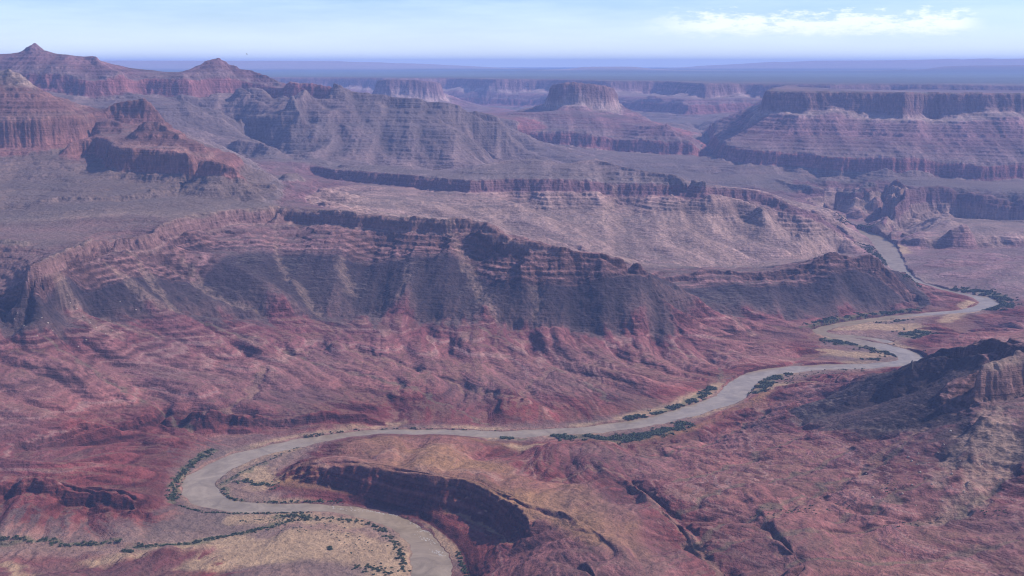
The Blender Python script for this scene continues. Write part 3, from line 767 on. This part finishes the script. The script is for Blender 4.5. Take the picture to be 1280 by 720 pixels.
def grid_mesh(name, X_, Y_, Z_, mat, colr=None):
    n, m = X_.shape
    me = bpy.data.meshes.new(name)
    co = np.empty((n * m, 3), f32); co[:, 0] = X_.ravel(); co[:, 1] = Y_.ravel(); co[:, 2] = Z_.ravel()
    idx = np.arange(n * m, dtype=np.int32).reshape(n, m)
    q = np.stack([idx[:-1, :-1], idx[:-1, 1:], idx[1:, 1:], idx[1:, :-1]], -1)[..., ::-1].reshape(-1, 4)
    me.vertices.add(n * m); me.vertices.foreach_set('co', co.ravel())
    me.loops.add(q.size); me.loops.foreach_set('vertex_index', q.ravel())
    me.polygons.add(len(q)); me.polygons.foreach_set('loop_start', np.arange(0, q.size, 4, dtype=np.int32))
    me.polygons.foreach_set('loop_total', np.full(len(q), 4, np.int32))
    me.update(calc_edges=True)
    me.shade_smooth()
    if colr is not None:
        at = me.color_attributes.new('rock', 'FLOAT_COLOR', 'POINT')
        c4 = np.ones((n * m, 4), f32); c4[:, :3] = np.clip(colr.reshape(-1, 3), 0, 1)
        at.data.foreach_set('color', c4.ravel())
    me.materials.append(mat)
    o = bpy.data.objects.new(name, me); sc.collection.objects.link(o)
    return o

# terrain material: rock colour by bed, with fine scrub, stains and bed relief
m, t, b = material('rock_and_soil')
at = nd(t, 'ShaderNodeAttribute', attribute_name='rock')
geo = nd(t, 'ShaderNodeNewGeometry')
n1 = nd(t, 'ShaderNodeTexNoise', Scale=0.035, Detail=6.0, Roughness=0.65); t.links.new(geo.outputs['Position'], n1.inputs['Vector'])
mp = nd(t, 'ShaderNodeVectorMath', operation='MULTIPLY'); mp.inputs[1].default_value = (0.002, 0.002, 0.11)
t.links.new(geo.outputs['Position'], mp.inputs[0])
n2 = nd(t, 'ShaderNodeTexNoise', Scale=1.0, Detail=5.0, Roughness=0.6); t.links.new(mp.outputs[0], n2.inputs['Vector'])
vor = nd(t, 'ShaderNodeTexVoronoi', Scale=0.055); t.links.new(geo.outputs['Position'], vor.inputs['Vector'])
def rng(src, a, b_, c, d):
    n = nd(t, 'ShaderNodeMapRange'); t.links.new(src, n.inputs[0])
    for i, v in enumerate((a, b_, c, d)): n.inputs[i + 1].default_value = v
    return n.outputs[0]
f1 = rng(n1.outputs['Fac'], .3, .7, .76, 1.24)
f2 = rng(n2.outputs['Fac'], .3, .7, .84, 1.16)
f3 = rng(vor.outputs['Distance'], .10, .30, .72, 1.02)
def mm(op, a, c):
    n = nd(t, 'ShaderNodeMath', operation=op)
    for i, v in enumerate((a, c)):
        if isinstance(v, (int, float)): n.inputs[i].default_value = v
        else: t.links.new(v, n.inputs[i])
    return n.outputs[0]
tot = mm('MULTIPLY', mm('MULTIPLY', f1, f2), f3)
vm = nd(t, 'ShaderNodeVectorMath', operation='SCALE'); t.links.new(at.outputs['Color'], vm.inputs[0]); t.links.new(tot, vm.inputs['Scale'])
t.links.new(vm.outputs[0], b.inputs['Base Color'])
b.inputs['Roughness'].default_value = 0.95; b.inputs['Specular IOR Level'].default_value = 0.1
bh = mm('ADD', mm('MULTIPLY', n1.outputs['Fac'], 24.0), mm('MULTIPLY', n2.outputs['Fac'], 14.0))
bp = nd(t, 'ShaderNodeBump', Strength=0.8, Distance=1.0); t.links.new(bh, bp.inputs['Height'])
t.links.new(bp.outputs[0], b.inputs['Normal'])
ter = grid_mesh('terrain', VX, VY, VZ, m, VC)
ter['kind'] = 'structure'
ter['label'] = 'red and brown layered canyon slopes, buttes and plateau'
print("mesh", round(time.time() - T0, 1))

# ------------------------------------------------------------------ river
m, t, b = material('muddy_water')
geo = nd(t, 'ShaderNodeNewGeometry')
n1 = nd(t, 'ShaderNodeTexNoise', Scale=0.012, Detail=8.0, Roughness=0.68); t.links.new(geo.outputs['Position'], n1.inputs['Vector'])
cr = nd(t, 'ShaderNodeValToRGB'); cr.color_ramp.elements[0].position = .32; cr.color_ramp.elements[1].position = .66; n1.inputs['Distortion'].default_value = 1.2
cr.color_ramp.elements[0].color = (.20, .142, .09, 1); cr.color_ramp.elements[1].color = (.34, .25, .17, 1)
t.links.new(n1.outputs['Fac'], cr.inputs[0]); t.links.new(cr.outputs[0], b.inputs['Base Color'])
b.inputs['Roughness'].default_value = 0.26; b.inputs['Specular IOR Level'].default_value = 0.36; b.inputs['IOR'].default_value = 1.33
n2 = nd(t, 'ShaderNodeTexNoise', Scale=0.25, Detail=4.0); t.links.new(geo.outputs['Position'], n2.inputs['Vector'])
bp = nd(t, 'ShaderNodeBump', Strength=0.5, Distance=0.6); t.links.new(n2.outputs['Fac'], bp.inputs['Height']); t.links.new(bp.outputs[0], b.inputs['Normal'])
verts, faces = [], []
for q in RIV:
    b0 = len(verts)
    for i, a in enumerate(q):
        d = q[min(i+1, len(q)-1)] - q[max(i-1, 0)]; n = math.hypot(d[0], d[1])
        px_, py_ = -d[1]/n, d[0]/n
        for s_ in (-1, 0, 1): verts.append((a[0]+px_*s_*(a[2]+14), a[1]+py_*s_*(a[2]+14), 0.0))
        if i: 
            k = b0 + 3*i
            faces += [(k-3, k-2, k+1, k), (k-2, k-1, k+2, k+1)]
# a single level sheet under the whole valley: the ground rises through it everywhere but in the channel
me = bpy.data.meshes.new('river')
x0 = min(v[0] for v in verts)-60; x1 = max(v[0] for v in verts)+60; y0 = min(v[1] for v in verts)-60; y1 = max(v[1] for v in verts)+60
me.from_pydata([(x0,y0,0),(x1,y0,0),(x1,y1,0),(x0,y1,0)], [], [(0,1,2,3)])
me.materials.append(m)
ro = bpy.data.objects.new('river', me); sc.collection.objects.link(ro); ro['kind'] = 'structure'; ro['label'] = 'muddy brown river winding through the canyon floor'


# ------------------------------------------------------------------ whitewater of the rapid
rg2 = np.random.default_rng(21)
def foam_mat():
    m, t, b = material('foam'); b.inputs['Base Color'].default_value = (.52, .47, .42, 1); b.inputs['Roughness'].default_value = .8
    return m
V_, F_ = [], []
def foam_patch(cx, cy, n, sx, sy, ang):
    ca, sa = math.cos(ang), math.sin(ang)
    for _ in range(n):
        u, v_ = rg2.normal(0, sx), rg2.normal(0, sy)
        x, y = cx + u * ca - v_ * sa, cy + u * sa + v_ * ca
        L_, W_ = rg2.uniform(1.2, 5.5), rg2.uniform(.4, 1.2); a = ang + rg2.normal(0, .5)
        b0 = len(V_); k = 7
        V_.append((x, y, rg2.uniform(.4, 1.1)))
        for q in range(k):
            f = 2 * math.pi * q / k; r_ = rg2.uniform(.7, 1.2)
            V_.append((x + (L_ * math.cos(f) * math.cos(a) - W_ * math.sin(f) * math.sin(a)) * r_, y + (L_ * math.cos(f) * math.sin(a) + W_ * math.sin(f) * math.cos(a)) * r_, -.05))
        for q in range(k): F_.append((b0, b0 + 1 + q, b0 + 1 + (q + 1) % k))
for px_, py_, n, sx, sy in ((526,656,90,24,12),(534,663,60,18,10),(545,690,30,14,6),(552,694,14,8,4),(538,676,30,30,8),(470,640,46,60,5),(430,631,40,60,3),(500,645,30,30,7),(425,636,24,30,5)):
    x, y, _z = survey(px_, py_, 0.0); foam_patch(x, y, n, sx, sy, math.atan2(-.75, .6) if px_ > 515 else -.35)
me = bpy.data.meshes.new('whitewater'); me.from_pydata(V_, [], F_); me.materials.append(foam_mat()); me.shade_smooth()
fo = bpy.data.objects.new('whitewater', me); sc.collection.objects.link(fo); fo['kind'] = 'stuff'; fo['label'] = 'white broken water of the rapid at the near bend'

# ------------------------------------------------------------------ shrubs
def leaf_mat(name, c0, c1):
    m, t, b = material(name)
    oi = nd(t, 'ShaderNodeObjectInfo'); geo = nd(t, 'ShaderNodeNewGeometry')
    n = nd(t, 'ShaderNodeTexNoise', Scale=.09, Detail=4.0); t.links.new(geo.outputs['Position'], n.inputs['Vector'])
    r_ = nd(t, 'ShaderNodeValToRGB'); r_.color_ramp.elements[0].color = c0 + (1,); r_.color_ramp.elements[1].color = c1 + (1,)
    r_.color_ramp.elements[0].position = .35; r_.color_ramp.elements[1].position = .65
    t.links.new(n.outputs['Fac'], r_.inputs[0]); t.links.new(r_.outputs[0], b.inputs['Base Color']); b.inputs['Roughness'].default_value = .9
    b.inputs['Specular IOR Level'].default_value = .1
    return m
LEAF = leaf_mat('tamarisk_leaves', (.030, .050, .024), (.12, .13, .065))
LEAFG = leaf_mat('grey_scrub_leaves', (.075, .095, .065), (.13, .14, .10))
def shrub_tris(n, rg_, size=.30):
    """leaf tufts spread through a few lobes over short stems; unit radius"""
    nl = rg_.integers(3, 6)
    lob = [(rg_.uniform(-.5, .5), rg_.uniform(-.5, .5), rg_.uniform(.25, .6), rg_.uniform(.35, .6)) for _ in range(nl)]
    V, F = [], []
    for i in range(n):
        l = lob[i % nl]; d = rg_.normal(size=3); d /= np.linalg.norm(d); r_ = l[3] * rg_.uniform(.35, 1) ** .5
        c = np.array([l[0] + d[0] * r_, l[1] + d[1] * r_, max(l[2] + d[2] * r_ * .8, .04)])
        a = rg_.normal(size=3); a /= np.linalg.norm(a); b = np.cross(a, rg_.normal(size=3)); b /= np.linalg.norm(b)
        k = len(V); sz = size * rg_.uniform(.6, 1.2)
        V += [c - a * sz * .5, c + b * sz * .5, c + a * sz * .5, c - b * sz * .4]; F.append((k, k + 1, k + 2, k + 3))
    for q in range(4):
        a = rg_.uniform(0, 6.28); k = len(V); l = lob[q % nl]
        V += [np.array([math.cos(a) * .05, math.sin(a) * .05, -.15]), np.array([math.cos(a + 2) * .05, math.sin(a + 2) * .05, -.15]), np.array([l[0], l[1], l[2]])]; F.append((k, k + 1, k + 2))
    return np.array(V), F
SHR = []
for i in range(8):
    V, F = shrub_tris(150, np.random.default_rng(50 + i)); me = bpy.data.meshes.new('shrub'); me.from_pydata([tuple(v) for v in V], [], F)
    me.materials.append(LEAF if i < 6 else LEAFG); SHR.append(me)
# belts: sight line, half width m, shrubs per 100 m, size, place
BELTS = [
 ([(214,626),(220,602),(236,584),(258,568),(268,562)], 16, 26, (3.5,7), 'outer', 0),
 ([(224,632),(250,640),(290,642),(340,642),(390,641)], 6, 22, (2.5,5), 'south', 0),
 ([(276,610),(284,624),(310,630),(350,630),(385,627),(430,627)], 10, 20, (2.5,5.5), 'tip', 0),
 ([(276,606),(300,592),(330,578),(372,560)], 8, 14, (2,4), 'tip', 1),
 ([(292,604),(305,600),(318,608),(328,604),(345,612)], 14, 26, (3,6), 'tip', 0),
 ([(345,646),(370,645),(392,648)], 20, 40, (3,6), 'south', 0),
 ([(330,662),(360,652),(385,648)], 14, 26, (2.5,5), 'stream', 0),
 ([(-20,675),(30,676),(60,675),(80,682),(110,680),(150,677)], 9, 20, (3,6.5), 'stream', 0),
 ([(150,690),(165,690)], 8, 40, (4,8), 'stream', 0),
 ([(168,684),(205,682),(230,681),(262,674),(300,668),(330,660)], 10, 26, (3,6.5), 'stream', 0),
 ([(395,648),(430,650),(462,655),(485,668),(500,690),(505,715)], 16, 26, (2.5,5.5), 'bar', 0),
 ([(440,712),(465,708),(490,718)], 22, 28, (3,6), 'bar', 0),
 ([(390,656),(430,664),(455,690)], 40, 12, (1.8,3.5), 'bar', 1),
 ([(412,684),(413,688)], 2, 60, (5,7), 'bar', 0),
 ([(300,652),(340,650),(380,665)], 24, 20, (1.6,3.2), 'south', 1),
 ([(508,648),(514,672),(518,700)], 4, 26, (2,4), 'bar', 0),
 ([(572,690),(580,712),(584,724)], 8, 26, (2.5,5), 'foot', 0),
]
PLACE = {'outer': ('dark green tamarisk shrub on the outer bank left of the near river bend', 'shrubs lining the outer bank of the near bend'),
 'south': ('low green shrub on the flat just below the near river bend', 'shrubs on the flat below the near bend'),
 'tip': ('green shrub on the sandy point inside the near river bend', 'shrubs on the sandy point inside the bend'),
 'stream': ('dark green tree-like shrub along the dry side stream at lower left', 'shrubs along the dry side stream'),
 'bar': ('green shrub scattered on the tan sand flat at bottom centre', 'shrubs scattered on the tan sand flat'),
 'foot': ('green shrub at the foot of the dark red cliff by the rapid', 'shrubs at the foot of the red cliff')}
cand = []
for pts, hw, dens_, (s0_, s1_), plc, kind in BELTS:
    W = [cast_full(*q) for q in pts]
    for a, b in zip(W[:-1], W[1:]):
        Ls_ = math.hypot(b[0]-a[0], b[1]-a[1]); dx, dy = (b[0]-a[0])/max(Ls_,1), (b[1]-a[1])/max(Ls_,1)
        for _ in range(max(1, int(Ls_ / 100 * dens_ * 1.35))):
            t_ = rg2.uniform(0, Ls_); o_ = rg2.normal(0, hw * .6)
            x, y = a[0] + dx*t_ - dy*o_, a[1] + dy*t_ + dx*o_
            z = ground_at(x, y)
            if z > .6: cand.append((1.25 * rg2.uniform(s0_, s1_), x, y, z, plc, kind))
cand.sort(key=lambda c: -c[0] / math.hypot(c[1], c[2]))
for k, (r_, x, y, z, plc, kind) in enumerate(cand[:296]):
    me = SHR[(6 + k % 2) if kind else k % 6]
    o = bpy.data.objects.new('shrub', me); sc.collection.objects.link(o)
    o.location = (x, y, z - .1 * r_); o.rotation_euler.z = rg2.uniform(0, 6.28); o.scale = (r_, r_, r_ * rg2.uniform(.6, .9))
    o['label'], o['group'] = PLACE[plc]; o['category'] = 'shrub'
rest = [(c[0], c[1], c[2], c[3], c[5]) for c in cand[296:]]
FAR_BELTS = [
 ([(625,548),(655,548)], 10, 60, (4,7)), ([(690,545),(720,547),(760,550),(800,547),(840,537),(862,530)], 26, 110, (4,8)),
 ([(780,525),(815,519),(850,508),(868,500),(892,484)], 15, 70, (3.5,7)), ([(862,514),(880,510),(892,500)], 24, 60, (3,6)),
 ([(945,492),(952,482),(968,472),(985,465)], 24, 90, (4,7)), ([(985,464),(1030,461),(1080,462)], 30, 36, (3,5)), ([(975,478),(1020,470),(1060,466)], 60, 30, (2.5,4)),
 ([(1035,423),(1060,430),(1090,434),(1115,442),(1122,447)], 55, 130, (4,7)), ([(1075,448),(1100,449)], 14, 60, (4,6)),
 ([(1130,420),(1150,418),(1160,415)], 45, 150, (5,8)), ([(1095,404),(1140,399)], 30, 30, (3,6)),
 ([(1000,409),(1050,397),(1100,392),(1150,388)], 14, 50, (4,7)), ([(1190,361),(1225,364),(1248,372),(1256,382),(1244,388)], 40, 130, (5,8)),
 ([(1080,305),(1100,325),(1120,336)], 30, 40, (5,8)), ([(1052,279),(1070,284),(1090,291)], 30, 50, (5,8)), ([(1125,345),(1150,356)], 20, 50, (5,7)),
 ([(440,538),(500,537),(560,538),(620,539)], 6, 22, (2.5,5)), ([(380,548),(415,544),(432,541)], 10, 60, (2.5,4)),
 ([(940,650),(1000,640),(1060,625),(1130,605)], 30, 12, (2,3.5)), ([(1100,660),(1180,648),(1260,640)], 24, 14, (2,3.5)),
]
for pts, hw, dens_, (s0_, s1_) in FAR_BELTS:
    W = [cast_full(*q) for q in pts]
    for a, b in zip(W[:-1], W[1:]):
        Ls_ = math.hypot(b[0]-a[0], b[1]-a[1]); dx, dy = (b[0]-a[0])/max(Ls_,1), (b[1]-a[1])/max(Ls_,1)
        for _ in range(max(1, int(Ls_ / 100 * dens_ * 1.6))):
            t_ = rg2.uniform(0, Ls_); o_ = rg2.normal(0, hw * .85)
            x, y = a[0] + dx*t_ - dy*o_, a[1] + dy*t_ + dx*o_
            z = ground_at(x, y)
            if z > .5 and perlin(np.array([x / 60.]), np.array([y / 60.]), 9)[0] > -.12: rest.append((1.35 * rg2.uniform(s0_, s1_), x, y, z, rg2.random() < .3))
BASES = [shrub_tris(44, np.random.default_rng(90 + i), .5)[0][:176].reshape(44, 4, 3) for i in range(6)]
for kindv, nm, mt, lb in ((False, 'riverside_thicket', LEAF, 'dark green thickets lining the river banks'), (True, 'grey_scrub', LEAFG, 'grey green scrub on the river bars')):
    R_ = [r for r in rest if bool(r[4]) == kindv]
    if not R_: continue
    arr = np.concatenate([BASES[i % 6] * np.array([r[0], r[0], r[0] * .75]) + np.array([r[1], r[2], r[3] - .1]) for i, r in enumerate(R_)]).reshape(-1, 3)
    me = bpy.data.meshes.new(nm); me.vertices.add(len(arr)); me.vertices.foreach_set('co', arr.astype(f32).ravel())
    nf = len(arr) // 4; me.loops.add(nf * 4); me.loops.foreach_set('vertex_index', np.arange(nf * 4, dtype=np.int32))
    me.polygons.add(nf); me.polygons.foreach_set('loop_start', np.arange(0, nf * 4, 4, dtype=np.int32)); me.polygons.foreach_set('loop_total', np.full(nf, 4, np.int32))
    me.update(calc_edges=True); me.materials.append(mt)
    o = bpy.data.objects.new(nm, me); sc.collection.objects.link(o); o['kind'] = 'stuff'; o['label'] = lb
print('shrubs', len(cand), len(rest), round(time.time() - T0, 1))

# ------------------------------------------------------------------ boulders
import bmesh
m, t, b = material('pale_sandstone')
geo = nd(t, 'ShaderNodeNewGeometry'); n = nd(t, 'ShaderNodeTexNoise', Scale=.4, Detail=4.0); t.links.new(geo.outputs['Position'], n.inputs['Vector'])
r_ = nd(t, 'ShaderNodeValToRGB'); r_.color_ramp.elements[0].color = (.30, .22, .18, 1); r_.color_ramp.elements[1].color = (.46, .36, .30, 1)
t.links.new(n.outputs['Fac'], r_.inputs[0]); t.links.new(r_.outputs[0], b.inputs['Base Color']); b.inputs['Roughness'].default_value = .9
ROCKS = []
for i in range(5):
    bm = bmesh.new(); bmesh.ops.create_icosphere(bm, subdivisions=2, radius=1)
    rr_ = np.random.default_rng(300 + i); pl = [(lambda d: d / np.linalg.norm(d))(rr_.normal(size=3)) for _ in range(9)]; cut = rr_.uniform(.62, .9, 9)
    for v in bm.verts:
        p_ = np.array(v.co)
        for d, c in zip(pl, cut):
            k = p_ @ d
            if k > c: p_ = p_ - d * (k - c)
        v.co = (p_[0] * 1.15, p_[1], p_[2] * .8)
    me = bpy.data.meshes.new('boulder'); bm.to_mesh(me); bm.free(); me.materials.append(m); ROCKS.append(me)
BOULD = [((1135,572),4.5),((1140,577),5),((1147,581),3.6),((1150,591),4.2),((1157,598),3.2),((1120,611),3.2),((1128,617),3.8),((1161,579),3),((1148,568),3),((1188,539),4.6),((1190,593),4.4),((1102,563),2.6),((1083,593),2.6),((1091,622),3.6),((1165,606),3),((1140,607),2.8),((1172,566),3),((1180,556),3.2),((1200,577),3),((1215,560),3.4),((1228,580),3.2),((1250,600),3.4),((1240,628),3),((1205,615),3),((1178,627),2.8),((1145,632),2.8),((1018,571),2.4),((968,606),2),((1240,545),3.2),((1262,566),3)]
BOULD_L = [((88,380),4),((96,388),5),((104,396),4),((112,404),5),((120,410),4.4),((132,418),4.2),((84,372),3.6),((140,414),3.6),((22,392),4.5),((18,400),4),((30,408),4.6),((52,398),4.4),((60,405),5),((66,414),4),((46,420),4),((108,426),4.6),((98,434),4),((170,388),4.4),((150,378),4)]
def boulders(lst, lab, grp):
    for k, ((a, b_), r0) in enumerate(lst):
        x, y = cast_full(a, b_); o = bpy.data.objects.new('boulder', ROCKS[k % 5]); sc.collection.objects.link(o)
        o.location = (x, y, ground_at(x, y) + r0 * .25); o.scale = (r0, r0 * rg2.uniform(.7, 1), r0 * rg2.uniform(.7, 1)); o.rotation_euler = (rg2.uniform(-.4, .4), rg2.uniform(-.4, .4), rg2.uniform(0, 6.28))
        o['label'] = lab; o['group'] = grp; o['category'] = 'boulder'
boulders(BOULD, 'pale fallen boulder on the scree slope below the tan outcrop at right', 'boulders on the right scree slope')
boulders(BOULD_L, 'pale fallen boulder on the red slope below the left mesa tip', 'boulders below the left mesa')

m, t, b = material('dark_lava_rock'); b.inputs['Base Color'].default_value = (.06, .045, .045, 1); b.inputs['Roughness'].default_value = .95
bm = bmesh.new(); prev = None; rq = np.random.default_rng(77)
for zz, r0 in ((-6, 9), (2, 7), (8, 5.2), (14, 4.4), (20, 3.0), (25, 2.2), (28, .8)):
    ring = [bm.verts.new(((r0 * rq.uniform(.75, 1.2)) * math.cos(2*math.pi*k/9) + .08 * zz, (r0 * rq.uniform(.75, 1.2)) * math.sin(2*math.pi*k/9), zz)) for k in range(9)]
    if prev:
        for k in range(9): bm.faces.new((prev[k], prev[(k+1) % 9], ring[(k+1) % 9], ring[k]))
    prev = ring
bm.faces.new(prev)
me = bpy.data.meshes.new('rock_pinnacle'); bm.to_mesh(me); bm.free(); me.materials.append(m)
o = bpy.data.objects.new('rock_pinnacle', me); sc.collection.objects.link(o)
x, y = cast_full(1139, 459); o.location = (x, y, ground_at(x, y)); o['label'] = 'small dark rock pinnacle standing on the crest of the dark right hill above the river'; o['category'] = 'rock pinnacle'

# ------------------------------------------------------------------ bird
m, t, b = material('dark_feathers'); b.inputs['Base Color'].default_value = (.02, .02, .022, 1)
bm = bmesh.new()
prof_ = [(-.42, .01, 0), (-.34, .05, 0), (-.2, .09, 0), (0, .12, 0), (.2, .10, .01), (.32, .06, .03), (.40, .055, .04), (.46, .03, .03), (.52, .005, .02)]
ringv = []
for (y, r0, zc_) in prof_:
    ringv.append([bm.verts.new((r0 * math.cos(a), y, zc_ + r0 * .85 * math.sin(a))) for a in [2 * math.pi * k / 10 for k in range(10)]])
for A_, B_ in zip(ringv[:-1], ringv[1:]):
    for k in range(10): bm.faces.new((A_[k], A_[(k + 1) % 10], B_[(k + 1) % 10], B_[k]))
bm.faces.new(ringv[0][::-1]); bm.faces.new(ringv[-1])
for sx in (-1, 1):     # wings with spread tips, raised a little
    st_ = [(.06, .22, -.12, .02, .05), (.45, .26, -.10, .10, .04), (.85, .18, -.14, .16, .025), (1.15, .02, -.20, .24, .012)]
    pr = None
    for (xx, yf, yb, zz, th_) in st_:
        q = [bm.verts.new((sx * xx, yf, zz)), bm.verts.new((sx * xx, (yf + yb) / 2, zz + th_)), bm.verts.new((sx * xx, yb, zz)), bm.verts.new((sx * xx, (yf + yb) / 2, zz - th_ * .4))]
        if pr:
            for k in range(4): bm.faces.new((pr[k], pr[(k + 1) % 4], q[(k + 1) % 4], q[k]))
        else: bm.faces.new(q)
        pr = q
    bm.faces.new(pr[::-1])
    for f_ in range(5):
        y0_ = .0 - f_ * .045; a_ = [bm.verts.new(c) for c in ((sx * 1.12, y0_, .235), (sx * 1.12, y0_ - .035, .235), (sx * (1.42 - f_ * .05), y0_ - .05 - f_ * .05, .31), (sx * (1.42 - f_ * .05), y0_ - .03 - f_ * .05, .315))]
        bm.faces.new(a_)
tl = [bm.verts.new(c) for c in ((-.05, -.34, .01), (.05, -.34, .01), (.17, -.68, .0), (0, -.72, .0), (-.17, -.68, .0))]
tb = [bm.verts.new((v.co.x, v.co.y, v.co.z - .02)) for v in tl]
bm.faces.new(tl); bm.faces.new(tb[::-1])
for k in range(5): bm.faces.new((tl[k], tb[k], tb[(k + 1) % 5], tl[(k + 1) % 5]))
bmesh.ops.recalc_face_normals(bm, faces=bm.faces)
me = bpy.data.meshes.new('bird'); bm.to_mesh(me); bm.free(); me.materials.append(m)
o = bpy.data.objects.new('bird', me); sc.collection.objects.link(o)
bx, by, bz = ray(308.5, 67.8); tt = 900.0 / by
o.location = (bx * tt, by * tt, CAM_Z + bz * tt); o.rotation_euler = (R(12), R(35), R(70))
o['label'] = 'tiny dark bird soaring in the sky right of the left peak'; o['category'] = 'bird'

# ------------------------------------------------------------------ haze
me = bpy.data.meshes.new('haze')
hx, hy0, hy1, hz0, hz1 = 56000.0, -3000.0, 93500.0, -6.0, 1765.0
v = [(a, b_, c) for c in (hz0, hz1) for b_ in (hy0, hy1) for a in (-hx, hx)]
me.from_pydata(v, [], [(0,2,3,1),(4,5,7,6),(0,1,5,4),(2,6,7,3),(0,4,6,2),(1,3,7,5)])
hm = bpy.data.materials.new('haze_air'); hm.use_nodes = True; t = hm.node_tree; t.nodes.clear()
o_ = t.nodes.new('ShaderNodeOutputMaterial'); pv = t.nodes.new('ShaderNodeVolumePrincipled')
pv.inputs['Color'].default_value = (.36, .50, 1.0, 1); pv.inputs['Density'].default_value = 2.1e-5; pv.inputs['Anisotropy'].default_value = 0.0
t.links.new(pv.outputs[0], o_.inputs['Volume'])
me.materials.append(hm)
ho = bpy.data.objects.new('haze', me); sc.collection.objects.link(ho); ho['kind'] = 'stuff'; ho['label'] = 'blue haze in the air'
print("done", round(time.time() - T0, 1))
